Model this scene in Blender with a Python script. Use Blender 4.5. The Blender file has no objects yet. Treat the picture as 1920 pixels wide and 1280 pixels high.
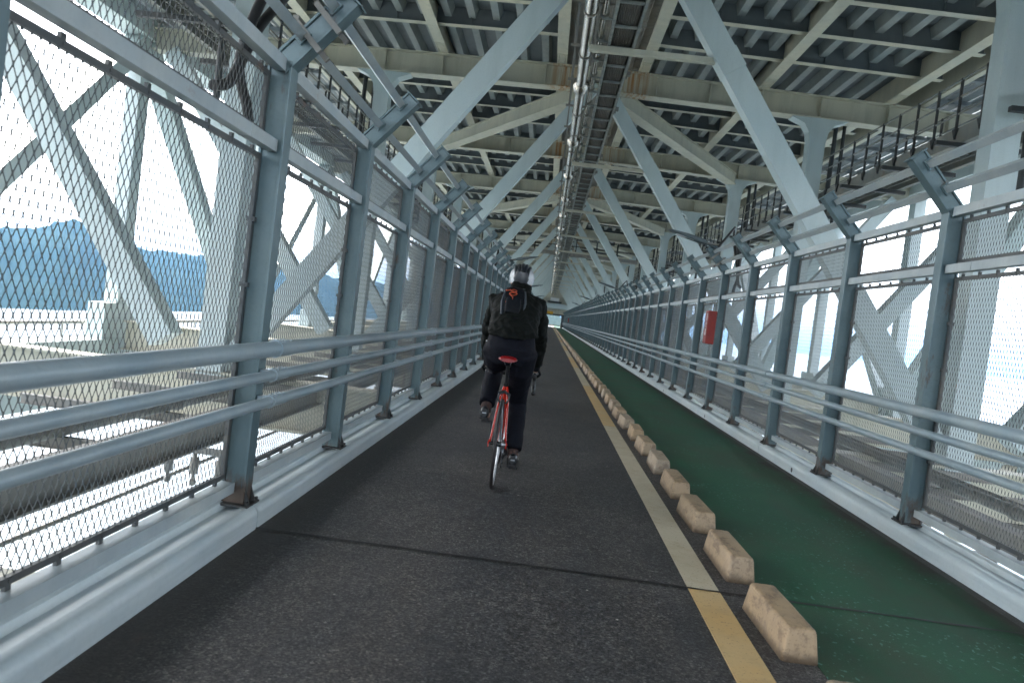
import bpy, math, random
from mathutils import Vector, Matrix, Quaternion
random.seed(7)
S = bpy.context.scene
COL = S.collection
R = math.radians

# ---------------------------------------------------------------- camera
def make_camera():
    yaw, pitch, roll, h = 0.044, -0.0349, 0.1233, 1.3
    fw = Vector((-math.sin(yaw)*math.cos(pitch), math.cos(yaw)*math.cos(pitch), math.sin(pitch)))
    r = Vector((math.cos(yaw), math.sin(yaw), 0)); u = r.cross(fw)
    c, s = math.cos(roll), math.sin(roll)
    r2 = c*r + s*u; u2 = -s*r + c*u
    cam = bpy.data.cameras.new('camera'); o = bpy.data.objects.new('camera', cam)
    COL.objects.link(o); S.camera = o
    m = Matrix((r2, u2, -fw)).transposed().to_4x4(); m.translation = (0, 0, h)
    o.matrix_world = m
    cam.sensor_width = 36; cam.lens = 36*1420/1920
    cam.dof.use_dof = True; cam.dof.focus_distance = 7.5; cam.dof.aperture_fstop = 4.5
    cam.clip_start = 0.05; cam.clip_end = 30000
make_camera()

# ---------------------------------------------------------------- sky, sun, exposure
SUN_EL, SUN_AZ = R(52), R(-75)      # azimuth measured from +Y towards +X
w = bpy.data.worlds.new('World'); S.world = w; w.use_nodes = True
nt = w.node_tree; nt.nodes.clear()
sky = nt.nodes.new('ShaderNodeTexSky'); sky.sky_type = 'NISHITA'; sky.sun_disc = False
sky.sun_elevation = SUN_EL; sky.sun_rotation = SUN_AZ; sky.dust_density = 4.0; sky.air_density = 1.0
hs = nt.nodes.new('ShaderNodeHueSaturation'); hs.inputs['Saturation'].default_value = 0.28
bg = nt.nodes.new('ShaderNodeBackground'); bg.inputs['Strength'].default_value = 0.15
wo = nt.nodes.new('ShaderNodeOutputWorld')
nt.links.new(sky.outputs[0], hs.inputs['Color']); nt.links.new(hs.outputs[0], bg.inputs[0]); nt.links.new(bg.outputs[0], wo.inputs[0])
sl = bpy.data.lights.new('sun', 'SUN'); sl.energy = 2.5; sl.angle = R(0.6); sl.color = (1, .95, .87)
so = bpy.data.objects.new('sun', sl); COL.objects.link(so)
sd = Vector((math.sin(SUN_AZ)*math.cos(SUN_EL), math.cos(SUN_AZ)*math.cos(SUN_EL), math.sin(SUN_EL)))
so.rotation_euler = sd.to_track_quat('Z', 'Y').to_euler()
S.view_settings.view_transform = 'Standard'; S.view_settings.look = 'None'
S.view_settings.exposure = 3.3; S.view_settings.gamma = 1.0
S.cycles.max_bounces = 8; S.cycles.diffuse_bounces = 5; S.cycles.glossy_bounces = 3
S.cycles.volume_bounces = 1; S.cycles.caustics_reflective = False; S.cycles.caustics_refractive = False

# ---------------------------------------------------------------- materials
def nodemat(name):
    m = bpy.data.materials.new(name); m.use_nodes = True
    n = m.node_tree; b = n.nodes['Principled BSDF']
    return m, n, b
def L(n, a, b): n.links.new(a, b)
def noise(n, scale, detail=4, rough=.55, vec=None, stretch=None):
    t = n.nodes.new('ShaderNodeTexNoise'); t.inputs['Scale'].default_value = scale
    t.inputs['Detail'].default_value = detail; t.inputs['Roughness'].default_value = rough
    g = n.nodes.new('ShaderNodeNewGeometry'); v = g.outputs['Position']
    if stretch:
        mp = n.nodes.new('ShaderNodeMapping'); mp.inputs['Scale'].default_value = stretch
        L(n, v, mp.inputs['Vector']); v = mp.outputs[0]
    L(n, v, t.inputs['Vector'])
    return t.outputs['Fac']
def ramp(n, fac, stops):
    r = n.nodes.new('ShaderNodeValToRGB'); e = r.color_ramp.elements
    while len(e) < len(stops): e.new(.5)
    for k, (p, c) in enumerate(stops):
        e[k].position = p; e[k].color = (*c, 1) if len(c) == 3 else c
    L(n, fac, r.inputs['Fac']); return r.outputs['Color']
def mix(n, fac, a, b, mode='MIX'):
    x = n.nodes.new('ShaderNodeMix'); x.data_type = 'RGBA'; x.blend_type = mode
    for s, v in ((x.inputs[0], fac), (x.inputs[6], a), (x.inputs[7], b)):
        if hasattr(v, 'links'): L(n, v, s)
        elif isinstance(v, tuple): s.default_value = (*v, 1)
        else: s.default_value = v
    return x.outputs[2]
def mathn(n, op, a, b=0.0, c=None):
    x = n.nodes.new('ShaderNodeMath'); x.operation = op
    for k, v in enumerate((a, b) if c is None else (a, b, c)):
        if hasattr(v, 'links'): L(n, v, x.inputs[k])
        else: x.inputs[k].default_value = v
    return x.outputs[0]
def bump(n, b, h, strength=.2, dist=.01):
    x = n.nodes.new('ShaderNodeBump'); x.inputs['Strength'].default_value = strength
    x.inputs['Distance'].default_value = dist; L(n, h, x.inputs['Height']); L(n, x.outputs[0], b.inputs['Normal'])
def steel(name, col, col2, rough=.5, metal=0., rust=0., dirt=.35, scale=1.2, rustcol=(.20, .085, .03), stretch=(1.5, 1.5, .18)):
    m, n, b = nodemat(name)
    c = mix(n, ramp(n, noise(n, scale, 6), [(.35, (0, 0, 0)), (.68, (1, 1, 1))]), col, col2)
    st = ramp(n, noise(n, 3.0, 5, .6, stretch=stretch), [(.45, (0, 0, 0)), (.8, (1, 1, 1))])
    c = mix(n, mathn(n, 'MULTIPLY', st, dirt), c, tuple(x*.55 for x in col))
    c = mix(n, mathn(n, 'MULTIPLY', ramp(n, noise(n, 40, 3), [(.5, (0, 0, 0)), (.75, (1, 1, 1))]), .25), c, tuple(x*.7 for x in col))
    if rust:
        rm = ramp(n, noise(n, 2.3, 8, .7), [(.72-rust*.25, (0, 0, 0)), (.82-rust*.2, (1, 1, 1))])
        c = mix(n, mathn(n, 'MULTIPLY', rm, .85), c, rustcol)
    L(n, c, b.inputs['Base Color']); b.inputs['Metallic'].default_value = metal
    rr = n.nodes.new('ShaderNodeMapRange'); rr.inputs['To Min'].default_value = rough-.1; rr.inputs['To Max'].default_value = rough+.15
    L(n, noise(n, 6, 4), rr.inputs['Value']); L(n, rr.outputs[0], b.inputs['Roughness'])
    bump(n, b, noise(n, 60, 3), .08, .004)
    return m
M = {}
M['truss'] = steel('truss_paint', (.42, .495, .50), (.48, .535, .53), .42, 0, .06, .25, .5)
M['beam'] = steel('beam_paint', (.42, .41, .34), (.49, .46, .36), .5, 0, .14, .4, .7)
M['soffit'] = steel('soffit_shaded', (.115, .14, .155), (.15, .165, .17), .55, 0, .05, .35, .9)  # deck underside tone, its shade darkened into the colour
M['riblit'] = steel('rib_lit', (.23, .265, .27), (.29, .30, .28), .5, 0, .05, .35, .9)  # paler copy for the deck ribs, their light put into the colour
M['stringer'] = steel('stringer_paint', (.46, .45, .37), (.55, .50, .38), .5, 0, .3, .4, 1.0)
M['fence'] = steel('fence_paint', (.088, .14, .157), (.135, .19, .20), .38, .2, .16, .4, 2.2)
M['rail'] = steel('galvanised_rail', (.26, .335, .375), (.35, .405, .42), .34, .1, .2, .5, 3, stretch=(4, .4, 4))
M['lightrail'] = steel('pale_rail', (.30, .355, .38), (.40, .43, .42), .4, .1, .28, .4, 2.5)
M['kerb'] = steel('kerb_paint', (.40, .475, .505), (.48, .525, .52), .33, 0, .07, .5, 1.6, stretch=(3, .25, 5))
M['mesh'] = steel('mesh_metal', (.075, .09, .10), (.10, .096, .085), .5, .1, .25, .2, 2)
M['meshframe'] = steel('mesh_frame', (.06, .07, .075), (.115, .11, .10), .5, .3, .3, .4, 3)
M['brown'] = steel('weathered_steel', (.19, .19, .18), (.26, .235, .20), .6, .1, .35, .5, 1.5)
M['walk'] = steel('walkway_steel', (.16, .18, .18), (.23, .215, .18), .55, .2, .35, .4, 1.5)
M['dark'] = steel('dark_steel', (.028, .034, .037), (.05, .048, .044), .55, .3, .25, .3, 2)
M['pipe'] = steel('stainless_pipe', (.42, .39, .34), (.55, .52, .47), .2, 1, .16, .35, 3)
M['tray'] = steel('galvanised_tray', (.20, .23, .235), (.36, .36, .32), .5, .2, .35, .5, 9)
M['traybed'] = steel('tray_bed', (.06, .06, .055), (.10, .085, .065), .6, .2, .3, .5, 3)
M['lamp'] = steel('lamp_grey', (.09, .115, .125), (.13, .155, .165), .4, .3, .05, .3, 4)

def rust_foot(m):
    n = m.node_tree; b = n.nodes['Principled BSDF']; src = b.inputs['Base Color'].links[0].from_socket
    g = n.nodes.new('ShaderNodeNewGeometry'); sx = n.nodes.new('ShaderNodeSeparateXYZ'); L(n, g.outputs['Position'], sx.inputs[0])
    mr = n.nodes.new('ShaderNodeMapRange'); mr.inputs['From Min'].default_value = .42; mr.inputs['From Max'].default_value = .13; L(n, sx.outputs['Z'], mr.inputs['Value'])
    f = ramp(n, mathn(n, 'ADD', noise(n, 9, 6, .7, stretch=(1, 1, .35)), mathn(n, 'MULTIPLY', mr.outputs[0], .22)), [(.60, (0, 0, 0)), (.72, (1, 1, 1))])
    L(n, mix(n, mathn(n, 'MULTIPLY', f, .8), src, (.085, .045, .024)), b.inputs['Base Color'])
rust_foot(M['fence'])
def plain(name, col, rough=.5, metal=0, var=.15, scale=30, bmp=.1, spec=None, coat=0):
    m, n, b = nodemat(name)
    c = mix(n, ramp(n, noise(n, scale, 4), [(.3, (0, 0, 0)), (.7, (1, 1, 1))]), col, tuple(x*(1-var*2) for x in col))
    L(n, c, b.inputs['Base Color']); b.inputs['Roughness'].default_value = rough; b.inputs['Metallic'].default_value = metal
    if spec is not None: b.inputs['Specular IOR Level'].default_value = spec
    if coat: b.inputs['Coat Weight'].default_value = coat
    if bmp: bump(n, b, noise(n, scale*4, 3), bmp, .002)
    return m
M['black_rubber'] = plain('black_rubber', (.008, .008, .009), .55)
M['tyre'] = plain('tyre_rubber', (.014, .010, .011), .6)
M['red'] = plain('red_bike_paint', (.46, .02, .009), .22, 0, .05, 8, 0, coat=.6)
M['redbox'] = plain('red_cabinet_paint', (.27, .018, .012), .4, 0, .15, 6, .05)
M['saddle'] = plain('red_saddle', (.24, .009, .010), .3)
M['alu'] = plain('brushed_alloy', (.4, .42, .44), .3, 1, .1)
M['blackalloy'] = plain('black_alloy', (.015, .016, .018), .35, .3)
M['whitepaint'] = plain('white_paint', (.72, .74, .75), .35, 0, .08)
M['jacket'] = plain('dark_jacket_cloth', (.0052, .0066, .0058), .75, 0, .05, 60, .3, .12)
M['trousers'] = plain('navy_cloth', (.005, .006, .011), .8, 0, .2, 60, .3, .15)
M['pinkcloth'] = plain('pink_cloth', (.5, .05, .2), .7, 0, .15, 40, .3)
M['skin'] = plain('skin', (.42, .25, .18), .5, 0, .1)
M['sock'] = plain('brown_sock', (.05, .028, .024), .9)
M['shoe'] = plain('shoe_leather', (.012, .016, .019), .35)
M['glove'] = plain('glove_cloth', (.006, .007, .009), .7, spec=.2)
M['bag'] = plain('backpack_cloth', (.0055, .0075, .011), .65, 0, .2, 50, .3, .15)
M['baggrey'] = plain('grey_cloth', (.035, .048, .062), .7, 0, .2, 50, .3)
M['orange'] = plain('orange_cord', (.5, .075, .018), .5)
M['helmetwhite'] = plain('helmet_white', (.5, .52, .54), .25)
M['helmetblack'] = plain('helmet_black', (.018, .023, .03), .3)
M['signyellow'] = plain('sign_yellow', (.62, .36, .03), .5)
M['darkframe'] = plain('portal_dark', (.05, .06, .065), .5)

def asphalt():
    m, n, b = nodemat('asphalt')
    fine = noise(n, 75, 4, .8); grit = noise(n, 60, 4, .8)
    big = noise(n, 1.1, 6, .6); lane = noise(n, .8, 4, .5, stretch=(2.2, .25, 1))
    c = mix(n, ramp(n, big, [(.36, (0, 0, 0)), (.64, (1, 1, 1))]), (.044, .046, .051), (.096, .092, .090))  # broad and stretched mottling, contrast raised to paint in soft light pools
    c = mix(n, ramp(n, lane, [(.45, (0, 0, 0)), (.72, (1, 1, 1))]), c, (.094, .085, .077))
    c = mix(n, ramp(n, fine, [(.42, (0, 0, 0)), (.56, (1, 1, 1))]), mix(n, .8, c, (.010, .010, .011)), c)
    c = mix(n, mathn(n, 'MULTIPLY', ramp(n, grit, [(.58, (0, 0, 0)), (.66, (1, 1, 1))]), .6), c, (.135, .133, .13))
    v = n.nodes.new('ShaderNodeTexVoronoi'); v.inputs['Scale'].default_value = 7
    g = n.nodes.new('ShaderNodeNewGeometry'); L(n, g.outputs['Position'], v.inputs['Vector'])
    c = mix(n, mathn(n, 'LESS_THAN', v.outputs['Distance'], .045), c, (.26, .25, .23))
    va = n.nodes.new('ShaderNodeTexVoronoi'); va.inputs['Scale'].default_value = 115; L(n, g.outputs['Position'], va.inputs['Vector'])
    vb = n.nodes.new('ShaderNodeTexVoronoi'); vb.inputs['Scale'].default_value = 42; L(n, g.outputs['Position'], vb.inputs['Vector'])
    sa_ = n.nodes.new('ShaderNodeSeparateColor'); L(n, va.outputs['Color'], sa_.inputs[0]); sb_ = n.nodes.new('ShaderNodeSeparateColor'); L(n, vb.outputs['Color'], sb_.inputs[0])
    c = mix(n, 1.0, c, ramp(n, sa_.outputs[0], [(0, (.28, .28, .28)), (.55, (.85, .85, .86)), (.9, (1.5, 1.48, 1.45)), (1, (2.1, 2.1, 2.1))]), 'MULTIPLY')
    c = mix(n, 1.0, c, ramp(n, sb_.outputs[1], [(0, (.62, .62, .64)), (.6, (1, 1, 1)), (1, (1.4, 1.36, 1.3))]), 'MULTIPLY')
    # dirt, with contact shadow painted in, along both kerbs
    sx = n.nodes.new('ShaderNodeSeparateXYZ'); L(n, g.outputs['Position'], sx.inputs[0])
    d = mathn(n, 'ABSOLUTE', mathn(n, 'SUBTRACT', sx.outputs['X'], .66))
    dm = n.nodes.new('ShaderNodeMapRange'); dm.inputs['From Min'].default_value = 1.82; dm.inputs['From Max'].default_value = 2.05
    L(n, mathn(n, 'ADD', d, mathn(n, 'MULTIPLY', big, .12)), dm.inputs['Value'])
    c = mix(n, mathn(n, 'MULTIPLY', dm.outputs[0], .8), c, (.026, .021, .018))
    c = mix(n, mathn(n, 'MULTIPLY', ramp(n, noise(n, 3.3, 5, .6), [(.66, (0, 0, 0)), (.74, (1, 1, 1))]), .35), c, (.075, .046, .03))
    L(n, c, b.inputs['Base Color'])
    b.inputs['Roughness'].default_value = .58; b.inputs['Specular IOR Level'].default_value = .5
    bump(n, b, mathn(n, 'ADD', fine, grit), .55, .006)
    return m
M['asphalt'] = asphalt()
def green():
    m, n, b = nodemat('green_lane_paint')
    c = mix(n, ramp(n, noise(n, 1.4, 6), [(.3, (0, 0, 0)), (.7, (1, 1, 1))]), (.009, .070, .036), (.014, .082, .038))
    c = mix(n, mathn(n, 'MULTIPLY', ramp(n, noise(n, 9, 6, .7), [(.5, (0, 0, 0)), (.8, (1, 1, 1))]), .6), c, (.026, .052, .034))
    c = mix(n, mathn(n, 'MULTIPLY', ramp(n, noise(n, .9, 6, .65, stretch=(1.5, .6, 1)), [(.42, (0, 0, 0)), (.62, (1, 1, 1))]), .75), c, (.032, .055, .030))
    chips = mathn(n, 'MULTIPLY', ramp(n, noise(n, 30, 2, .5, stretch=(1.3, .9, 1)), [(.64, (0, 0, 0)), (.66, (1, 1, 1))]), ramp(n, noise(n, 1.3, 2), [(.47, (0, 0, 0)), (.6, (1, 1, 1))]))
    c = mix(n, mathn(n, 'MULTIPLY', chips, .7), c, (.10, .24, .20))
    g = n.nodes.new('ShaderNodeNewGeometry'); sx = n.nodes.new('ShaderNodeSeparateXYZ'); L(n, g.outputs['Position'], sx.inputs[0])
    e = n.nodes.new('ShaderNodeMapRange'); e.inputs['From Min'].default_value = 2.52; e.inputs['From Max'].default_value = 2.66
    L(n, mathn(n, 'ADD', sx.outputs['X'], mathn(n, 'MULTIPLY', mathn(n, 'SUBTRACT', noise(n, 2.2, 6, .65), .5), .45)), e.inputs['Value'])
    c = mix(n, e.outputs[0], c, (.026, .021, .017))
    L(n, c, b.inputs['Base Color']); b.inputs['Roughness'].default_value = .62; b.inputs['Specular IOR Level'].default_value = .25
    bump(n, b, noise(n, 160, 3, .6), .35, .004)
    return m
M['green'] = green()
def linepaint():
    m, n, b = nodemat('worn_line_paint')
    g = n.nodes.new('ShaderNodeNewGeometry'); sx = n.nodes.new('ShaderNodeSeparateXYZ'); L(n, g.outputs['Position'], sx.inputs[0])
    seg = mathn(n, 'PINGPONG', mathn(n, 'DIVIDE', mathn(n, 'ADD', sx.outputs['Y'], 2.1), 6.045), 1.0)
    seg = mathn(n, 'GREATER_THAN', mathn(n, 'MODULO', mathn(n, 'DIVIDE', mathn(n, 'ADD', sx.outputs['Y'], 8.145), 12.09), 1.0), .5)
    pat = ramp(n, noise(n, 1.7, 5, .6), [(.35, (0, 0, 0)), (.7, (1, 1, 1))])
    cream = mix(n, pat, (.43, .385, .28), (.52, .47, .355)); yel = mix(n, pat, (.53, .355, .15), (.52, .40, .22))
    c = mix(n, seg, cream, yel)
    sp = ramp(n, noise(n, 75, 4, .7), [(.60, (0, 0, 0)), (.68, (1, 1, 1))])
    c = mix(n, mathn(n, 'MULTIPLY', sp, .75), c, (.10, .085, .065))
    c = mix(n, mathn(n, 'MULTIPLY', ramp(n, noise(n, 5, 6, .7), [(.5, (0, 0, 0)), (.75, (1, 1, 1))]), .5), c, (.30, .22, .11))
    L(n, c, b.inputs['Base Color']); b.inputs['Roughness'].default_value = .6
    bump(n, b, noise(n, 200, 3), .25, .003)
    return m
M['line'] = linepaint()
def blockmat():
    m, n, b = nodemat('tan_block')
    oi = n.nodes.new('ShaderNodeObjectInfo')
    c = mix(n, ramp(n, noise(n, 7, 6, .65), [(.35, (0, 0, 0)), (.7, (1, 1, 1))]), (.37, .262, .15), (.29, .21, .13))
    c = mix(n, ramp(n, oi.outputs['Random'], [(.1, (0, 0, 0)), (.9, (1, 1, 1))]), c, mix(n, .75, c, (.31, .265, .205)))
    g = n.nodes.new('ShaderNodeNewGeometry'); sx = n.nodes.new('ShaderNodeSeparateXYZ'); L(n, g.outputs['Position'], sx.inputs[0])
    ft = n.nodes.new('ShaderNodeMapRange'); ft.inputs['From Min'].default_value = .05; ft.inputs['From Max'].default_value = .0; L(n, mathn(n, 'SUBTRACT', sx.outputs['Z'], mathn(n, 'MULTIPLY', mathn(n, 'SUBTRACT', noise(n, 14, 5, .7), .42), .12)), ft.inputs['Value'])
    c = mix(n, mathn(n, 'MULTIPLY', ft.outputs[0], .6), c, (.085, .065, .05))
    st = ramp(n, noise(n, 11, 7, .7, stretch=(1, .55, 1)), [(.50, (0, 0, 0)), (.62, (1, 1, 1))])
    c = mix(n, mathn(n, 'MULTIPLY', st, .62), c, (.10, .068, .045))
    c = mix(n, mathn(n, 'MULTIPLY', ramp(n, noise(n, 60, 3), [(.58, (0, 0, 0)), (.7, (1, 1, 1))]), .5), c, (.12, .08, .05))
    L(n, c, b.inputs['Base Color']); b.inputs['Roughness'].default_value = .6
    bump(n, b, noise(n, 50, 5, .7), .35, .006)
    return m
M['block'] = blockmat()
def beamrust():
    # crossbeam paint with rust runs where the centre stringers drip on it
    m = M['beam'].copy(); m.name = 'beam_rust_runs'; n = m.node_tree; b = n.nodes['Principled BSDF']
    src = b.inputs['Base Color'].links[0].from_socket
    g = n.nodes.new('ShaderNodeNewGeometry'); sx = n.nodes.new('ShaderNodeSeparateXYZ'); L(n, g.outputs['Position'], sx.inputs[0])
    d = mathn(n, 'ABSOLUTE', mathn(n, 'SUBTRACT', mathn(n, 'ABSOLUTE', mathn(n, 'SUBTRACT', sx.outputs['X'], .62)), 1.0))
    mr = n.nodes.new('ShaderNodeMapRange'); mr.inputs['From Min'].default_value = .55; mr.inputs['From Max'].default_value = .12; L(n, d, mr.inputs['Value'])
    st = ramp(n, noise(n, 4, 6, .65, stretch=(3, 1, .12)), [(.42, (0, 0, 0)), (.62, (1, 1, 1))])
    L(n, mix(n, mathn(n, 'MULTIPLY', mr.outputs[0], st), src, (.30, .14, .04)), b.inputs['Base Color'])
    return m
M['beamrust'] = beamrust()
def sea():
    m, n, b = nodemat('sea_water')
    b.inputs['Base Color'].default_value = (.06, .075, .08, 1); b.inputs['Roughness'].default_value = .22
    h = mathn(n, 'ADD', noise(n, .12, 8, .6), mathn(n, 'MULTIPLY', noise(n, .02, 4), 1.5))
    bump(n, b, h, 1.0, 2.2)
    return m
M['sea'] = sea()
def hill():
    m, n, b = nodemat('wooded_hill')
    c = mix(n, ramp(n, noise(n, .012, 8, .65), [(.35, (0, 0, 0)), (.65, (1, 1, 1))]), (.005, .012, .012), (.012, .020, .016))
    L(n, c, b.inputs['Base Color']); b.inputs['Roughness'].default_value = 1; b.inputs['Specular IOR Level'].default_value = 0
    return m
M['hill'] = hill()

# ---------------------------------------------------------------- mesh helpers
class MB:
    def __init__(s): s.v = []; s.f = []; s.sm = []
    def add(s, vs, fs, smooth=False):
        o = len(s.v); s.v += [tuple(p) for p in vs]
        for f in fs: s.f.append([i+o for i in f]); s.sm.append(smooth)
    def box(s, x0, x1, y0, y1, z0, z1):
        vs = [(x, y, z) for x in (x0, x1) for y in (y0, y1) for z in (z0, z1)]
        s.add(vs, [(0, 1, 3, 2), (4, 6, 7, 5), (0, 4, 5, 1), (2, 3, 7, 6), (0, 2, 6, 4), (1, 5, 7, 3)])
    def beam(s, p, q, w, h, up=(0, 0, 1)):
        p = Vector(p); q = Vector(q); d = (q-p).normalized(); up = Vector(up)
        x = d.cross(up)
        if x.length < 1e-4: x = d.cross(Vector((0, 1, 0)))
        x.normalize(); z = x.cross(d)
        vs = []
        for c in (p, q):
            for a, b in ((-1, -1), (1, -1), (1, 1), (-1, 1)): vs.append(c + x*a*w/2 + z*b*h/2)
        s.add(vs, [(3, 2, 1, 0), (4, 5, 6, 7), (0, 1, 5, 4), (1, 2, 6, 5), (2, 3, 7, 6), (3, 0, 4, 7)])
    def prism(s, prof, y0, y1, smooth=False):
        n = len(prof)
        vs = [(x, y0, z) for x, z in prof] + [(x, y1, z) for x, z in prof]
        s.add(vs, [(i, (i+1) % n, (i+1) % n+n, i+n) for i in range(n)], smooth)
        s.add(vs, [tuple(range(n))[::-1], tuple(range(n, 2*n))])
    def tube(s, pts, r, n=10, cap=True):
        pts = [Vector(p) for p in pts]; rings = []
        rr = r if isinstance(r, (list, tuple)) else [r]*len(pts)
        t0 = (pts[1]-pts[0]).normalized()
        ref = Vector((0, 0, 1)) if abs(t0.z) < .9 else Vector((1, 0, 0))
        x = t0.cross(ref).normalized()
        vs = []
        for i, p in enumerate(pts):
            a = pts[max(i-1, 0)]; b = pts[min(i+1, len(pts)-1)]
            t = (b-a).normalized(); x = (x - t*x.dot(t)).normalized(); y = t.cross(x)
            for k in range(n):
                an = 2*math.pi*k/n
                vs.append(p + (x*math.cos(an) + y*math.sin(an))*rr[i])
        fs = [(i*n+k, i*n+(k+1) % n, (i+1)*n+(k+1) % n, (i+1)*n+k) for i in range(len(pts)-1) for k in range(n)]
        s.add(vs, fs, True)
        if cap: s.add(vs[:n], [tuple(range(n))[::-1]]); s.add(vs[-n:], [tuple(range(n))])
    def loft(s, secs, n=16, p=2.0):
        vs = []
        for c, u, v in secs:
            c = Vector(c); u = Vector(u); v = Vector(v)
            for k in range(n):
                a = 2*math.pi*k/n; ca, sa = math.cos(a), math.sin(a)
                vs.append(c + u*math.copysign(abs(ca)**(2/p), ca) + v*math.copysign(abs(sa)**(2/p), sa))
        m = len(secs)
        s.add(vs, [(i*n+k, i*n+(k+1) % n, (i+1)*n+(k+1) % n, (i+1)*n+k) for i in range(m-1) for k in range(n)], True)
        s.add(vs[:n], [tuple(range(n))[::-1]], True); s.add(vs[-n:], [tuple(range(n))], True)
    def ball(s, c, r, n=12, m=8):
        r = r if isinstance(r, (tuple, list)) else (r, r, r); c = Vector(c)
        vs = [(c.x, c.y, c.z-r[2])]
        for j in range(1, m):
            t = math.pi*j/m - math.pi/2
            for k in range(n):
                a = 2*math.pi*k/n; vs.append((c.x+r[0]*math.cos(t)*math.cos(a), c.y+r[1]*math.cos(t)*math.sin(a), c.z+r[2]*math.sin(t)))
        vs.append((c.x, c.y, c.z+r[2])); fs = []
        for k in range(n):
            fs.append((0, 1+(k+1) % n, 1+k)); fs.append((len(vs)-1, 1+(m-2)*n+k, 1+(m-2)*n+(k+1) % n))
            for j in range(m-2): fs.append((1+j*n+k, 1+j*n+(k+1) % n, 1+(j+1)*n+(k+1) % n, 1+(j+1)*n+k))
        s.add(vs, fs, True)
    def torus(s, c, R_, r, axis='x', n=48, m=8, a0=0, a1=2*math.pi):
        c = Vector(c); full = abs(a1-a0-2*math.pi) < 1e-6; cnt = n if full else n+1; vs = []
        for i in range(cnt):
            a = a0+(a1-a0)*i/n
            for k in range(m):
                b = 2*math.pi*k/m; q = R_+r*math.cos(b); h = r*math.sin(b)
                vs.append(c + (Vector((h, q*math.cos(a), q*math.sin(a))) if axis == 'x' else Vector((q*math.cos(a), q*math.sin(a), h))))
        fs = [(i*m+k, i*m+(k+1) % m, ((i+1) % cnt)*m+(k+1) % m, ((i+1) % cnt)*m+k) for i in range(n if full else n) for k in range(m)]
        s.add(vs, fs, True)
    def mesh(s, name, m):
        me = bpy.data.meshes.new(name); me.from_pydata(s.v, [], s.f)
        me.polygons.foreach_set('use_smooth', s.sm); me.update()
        me.materials.append(m)
        return me
    def build(s, name, m, parent=None, bevel=0, recalc=True):
        me = s.mesh(name, m)
        if recalc:
            import bmesh
            b = bmesh.new(); b.from_mesh(me); bmesh.ops.remove_doubles(b, verts=b.verts, dist=1e-6) if False else None
            bmesh.ops.recalc_face_normals(b, faces=b.faces); b.to_mesh(me); b.free()
        return put(name, me, parent, bevel)
def put(name, me, parent=None, bevel=0, loc=None):
    o = bpy.data.objects.new(name, me); COL.objects.link(o)
    if parent: o.parent = parent
    if bevel:
        b = o.modifiers.new('bevel', 'BEVEL'); b.width = bevel; b.segments = 2; b.limit_method = 'ANGLE'
    if loc: o.location = loc
    return o
def tag(o, label=None, cat=None, group=None, kind=None):
    if label: o['label'] = label
    if cat: o['category'] = cat
    if group: o['group'] = group
    if kind: o['kind'] = kind
    return o
def thing(name, label, cat, loc=(0, 0, 0), group=None):
    o = bpy.data.objects.new(name, None); COL.objects.link(o); o.location = loc
    return tag(o, label, cat, group)
def copy_tree(o, parent=None):
    c = o.copy(); COL.objects.link(c)
    if parent: c.parent = parent; c.matrix_parent_inverse = o.matrix_parent_inverse.copy()
    for ch in list(o.children): copy_tree(ch, c)
    return c
def struct(mb, name, m, bevel=0): return tag(mb.build(name, m, None, bevel), kind='structure')

# ---------------------------------------------------------------- layout constants
XC = .62                    # centre line of bridge and path
KL, KR = -1.41, 2.735       # kerb faces
BAY, Y0 = 1.79, 3.96        # fence post pitch, first post seen on the left
KMIN, KMAX = -3, 76
PAN, F0 = 8.95, 3.30        # truss panel and first frame
NF = range(-1, 16)
YA, YB = -8.0, 141.5
def zc(x): return -.018*abs(x-XC)

# ---------------------------------------------------------------- sea, hills, path
b = MB(); b.box(-9000, 9000, -4000, 16000, -60, -55); struct(b, 'sea', M['sea'])
def hills():
    # coast and ridge as polar profiles seen from the bridge: azimuth, shore distance, ridge distance, ridge height over the sea
    rows = [(-70, 700, 1500, 95), (-60, 720, 1450, 110), (-50, 800, 1500, 100), (-44, 850, 1600, 112), (-40, 880, 1700, 104), (-37, 900, 1750, 104), (-35.5, 930, 1750, 106), (-33.6, 960, 1800, 134),
            (-32.3, 1000, 1850, 139), (-30.8, 1050, 1950, 117), (-29.2, 1120, 2050, 104), (-27, 1200, 2200, 108), (-25, 1300, 2300, 113), (-23.1, 1400, 2400, 128),
            (-20, 1600, 2500, 118), (-17, 1750, 2700, 116), (-15.6, 1850, 2800, 105), (-12, 2100, 3000, 118), (-8, 2400, 3300, 128), (-4, 2700, 3600, 140), (0, 3000, 4000, 150), (4, 3300, 4300, 130)]
    mb = MB(); az = []
    for i in range(len(rows)-1):
        for t in range(6):
            f = t/6; az.append([a+(c-a)*f for a, c in zip(rows[i], rows[i+1])])
    az.append(list(rows[-1])); n = 14; vs = []
    for a, d0, d1, h in az:
        for j in range(n):
            t = j/(n-1); d = d0+(d1-d0)*1.8*t
            prof = math.sin(min(t*1.8, 1)*math.pi/2)**1.2 if t*1.8 < 1 else max(0, 1-(t*1.8-1)*1.1)
            z = -55.5 + h*prof + (random.uniform(-5, 5) if 0 < j < n-1 and t > .1 else 0)*(h/120)
            vs.append((d*math.sin(R(a)), d*math.cos(R(a)), z))
    mb.add(vs, [(i*n+j, (i+1)*n+j, (i+1)*n+j+1, i*n+j+1) for i in range(len(az)-1) for j in range(n-1)], True)
    return mb
struct(hills(), 'hills', M['hill'])

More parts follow.
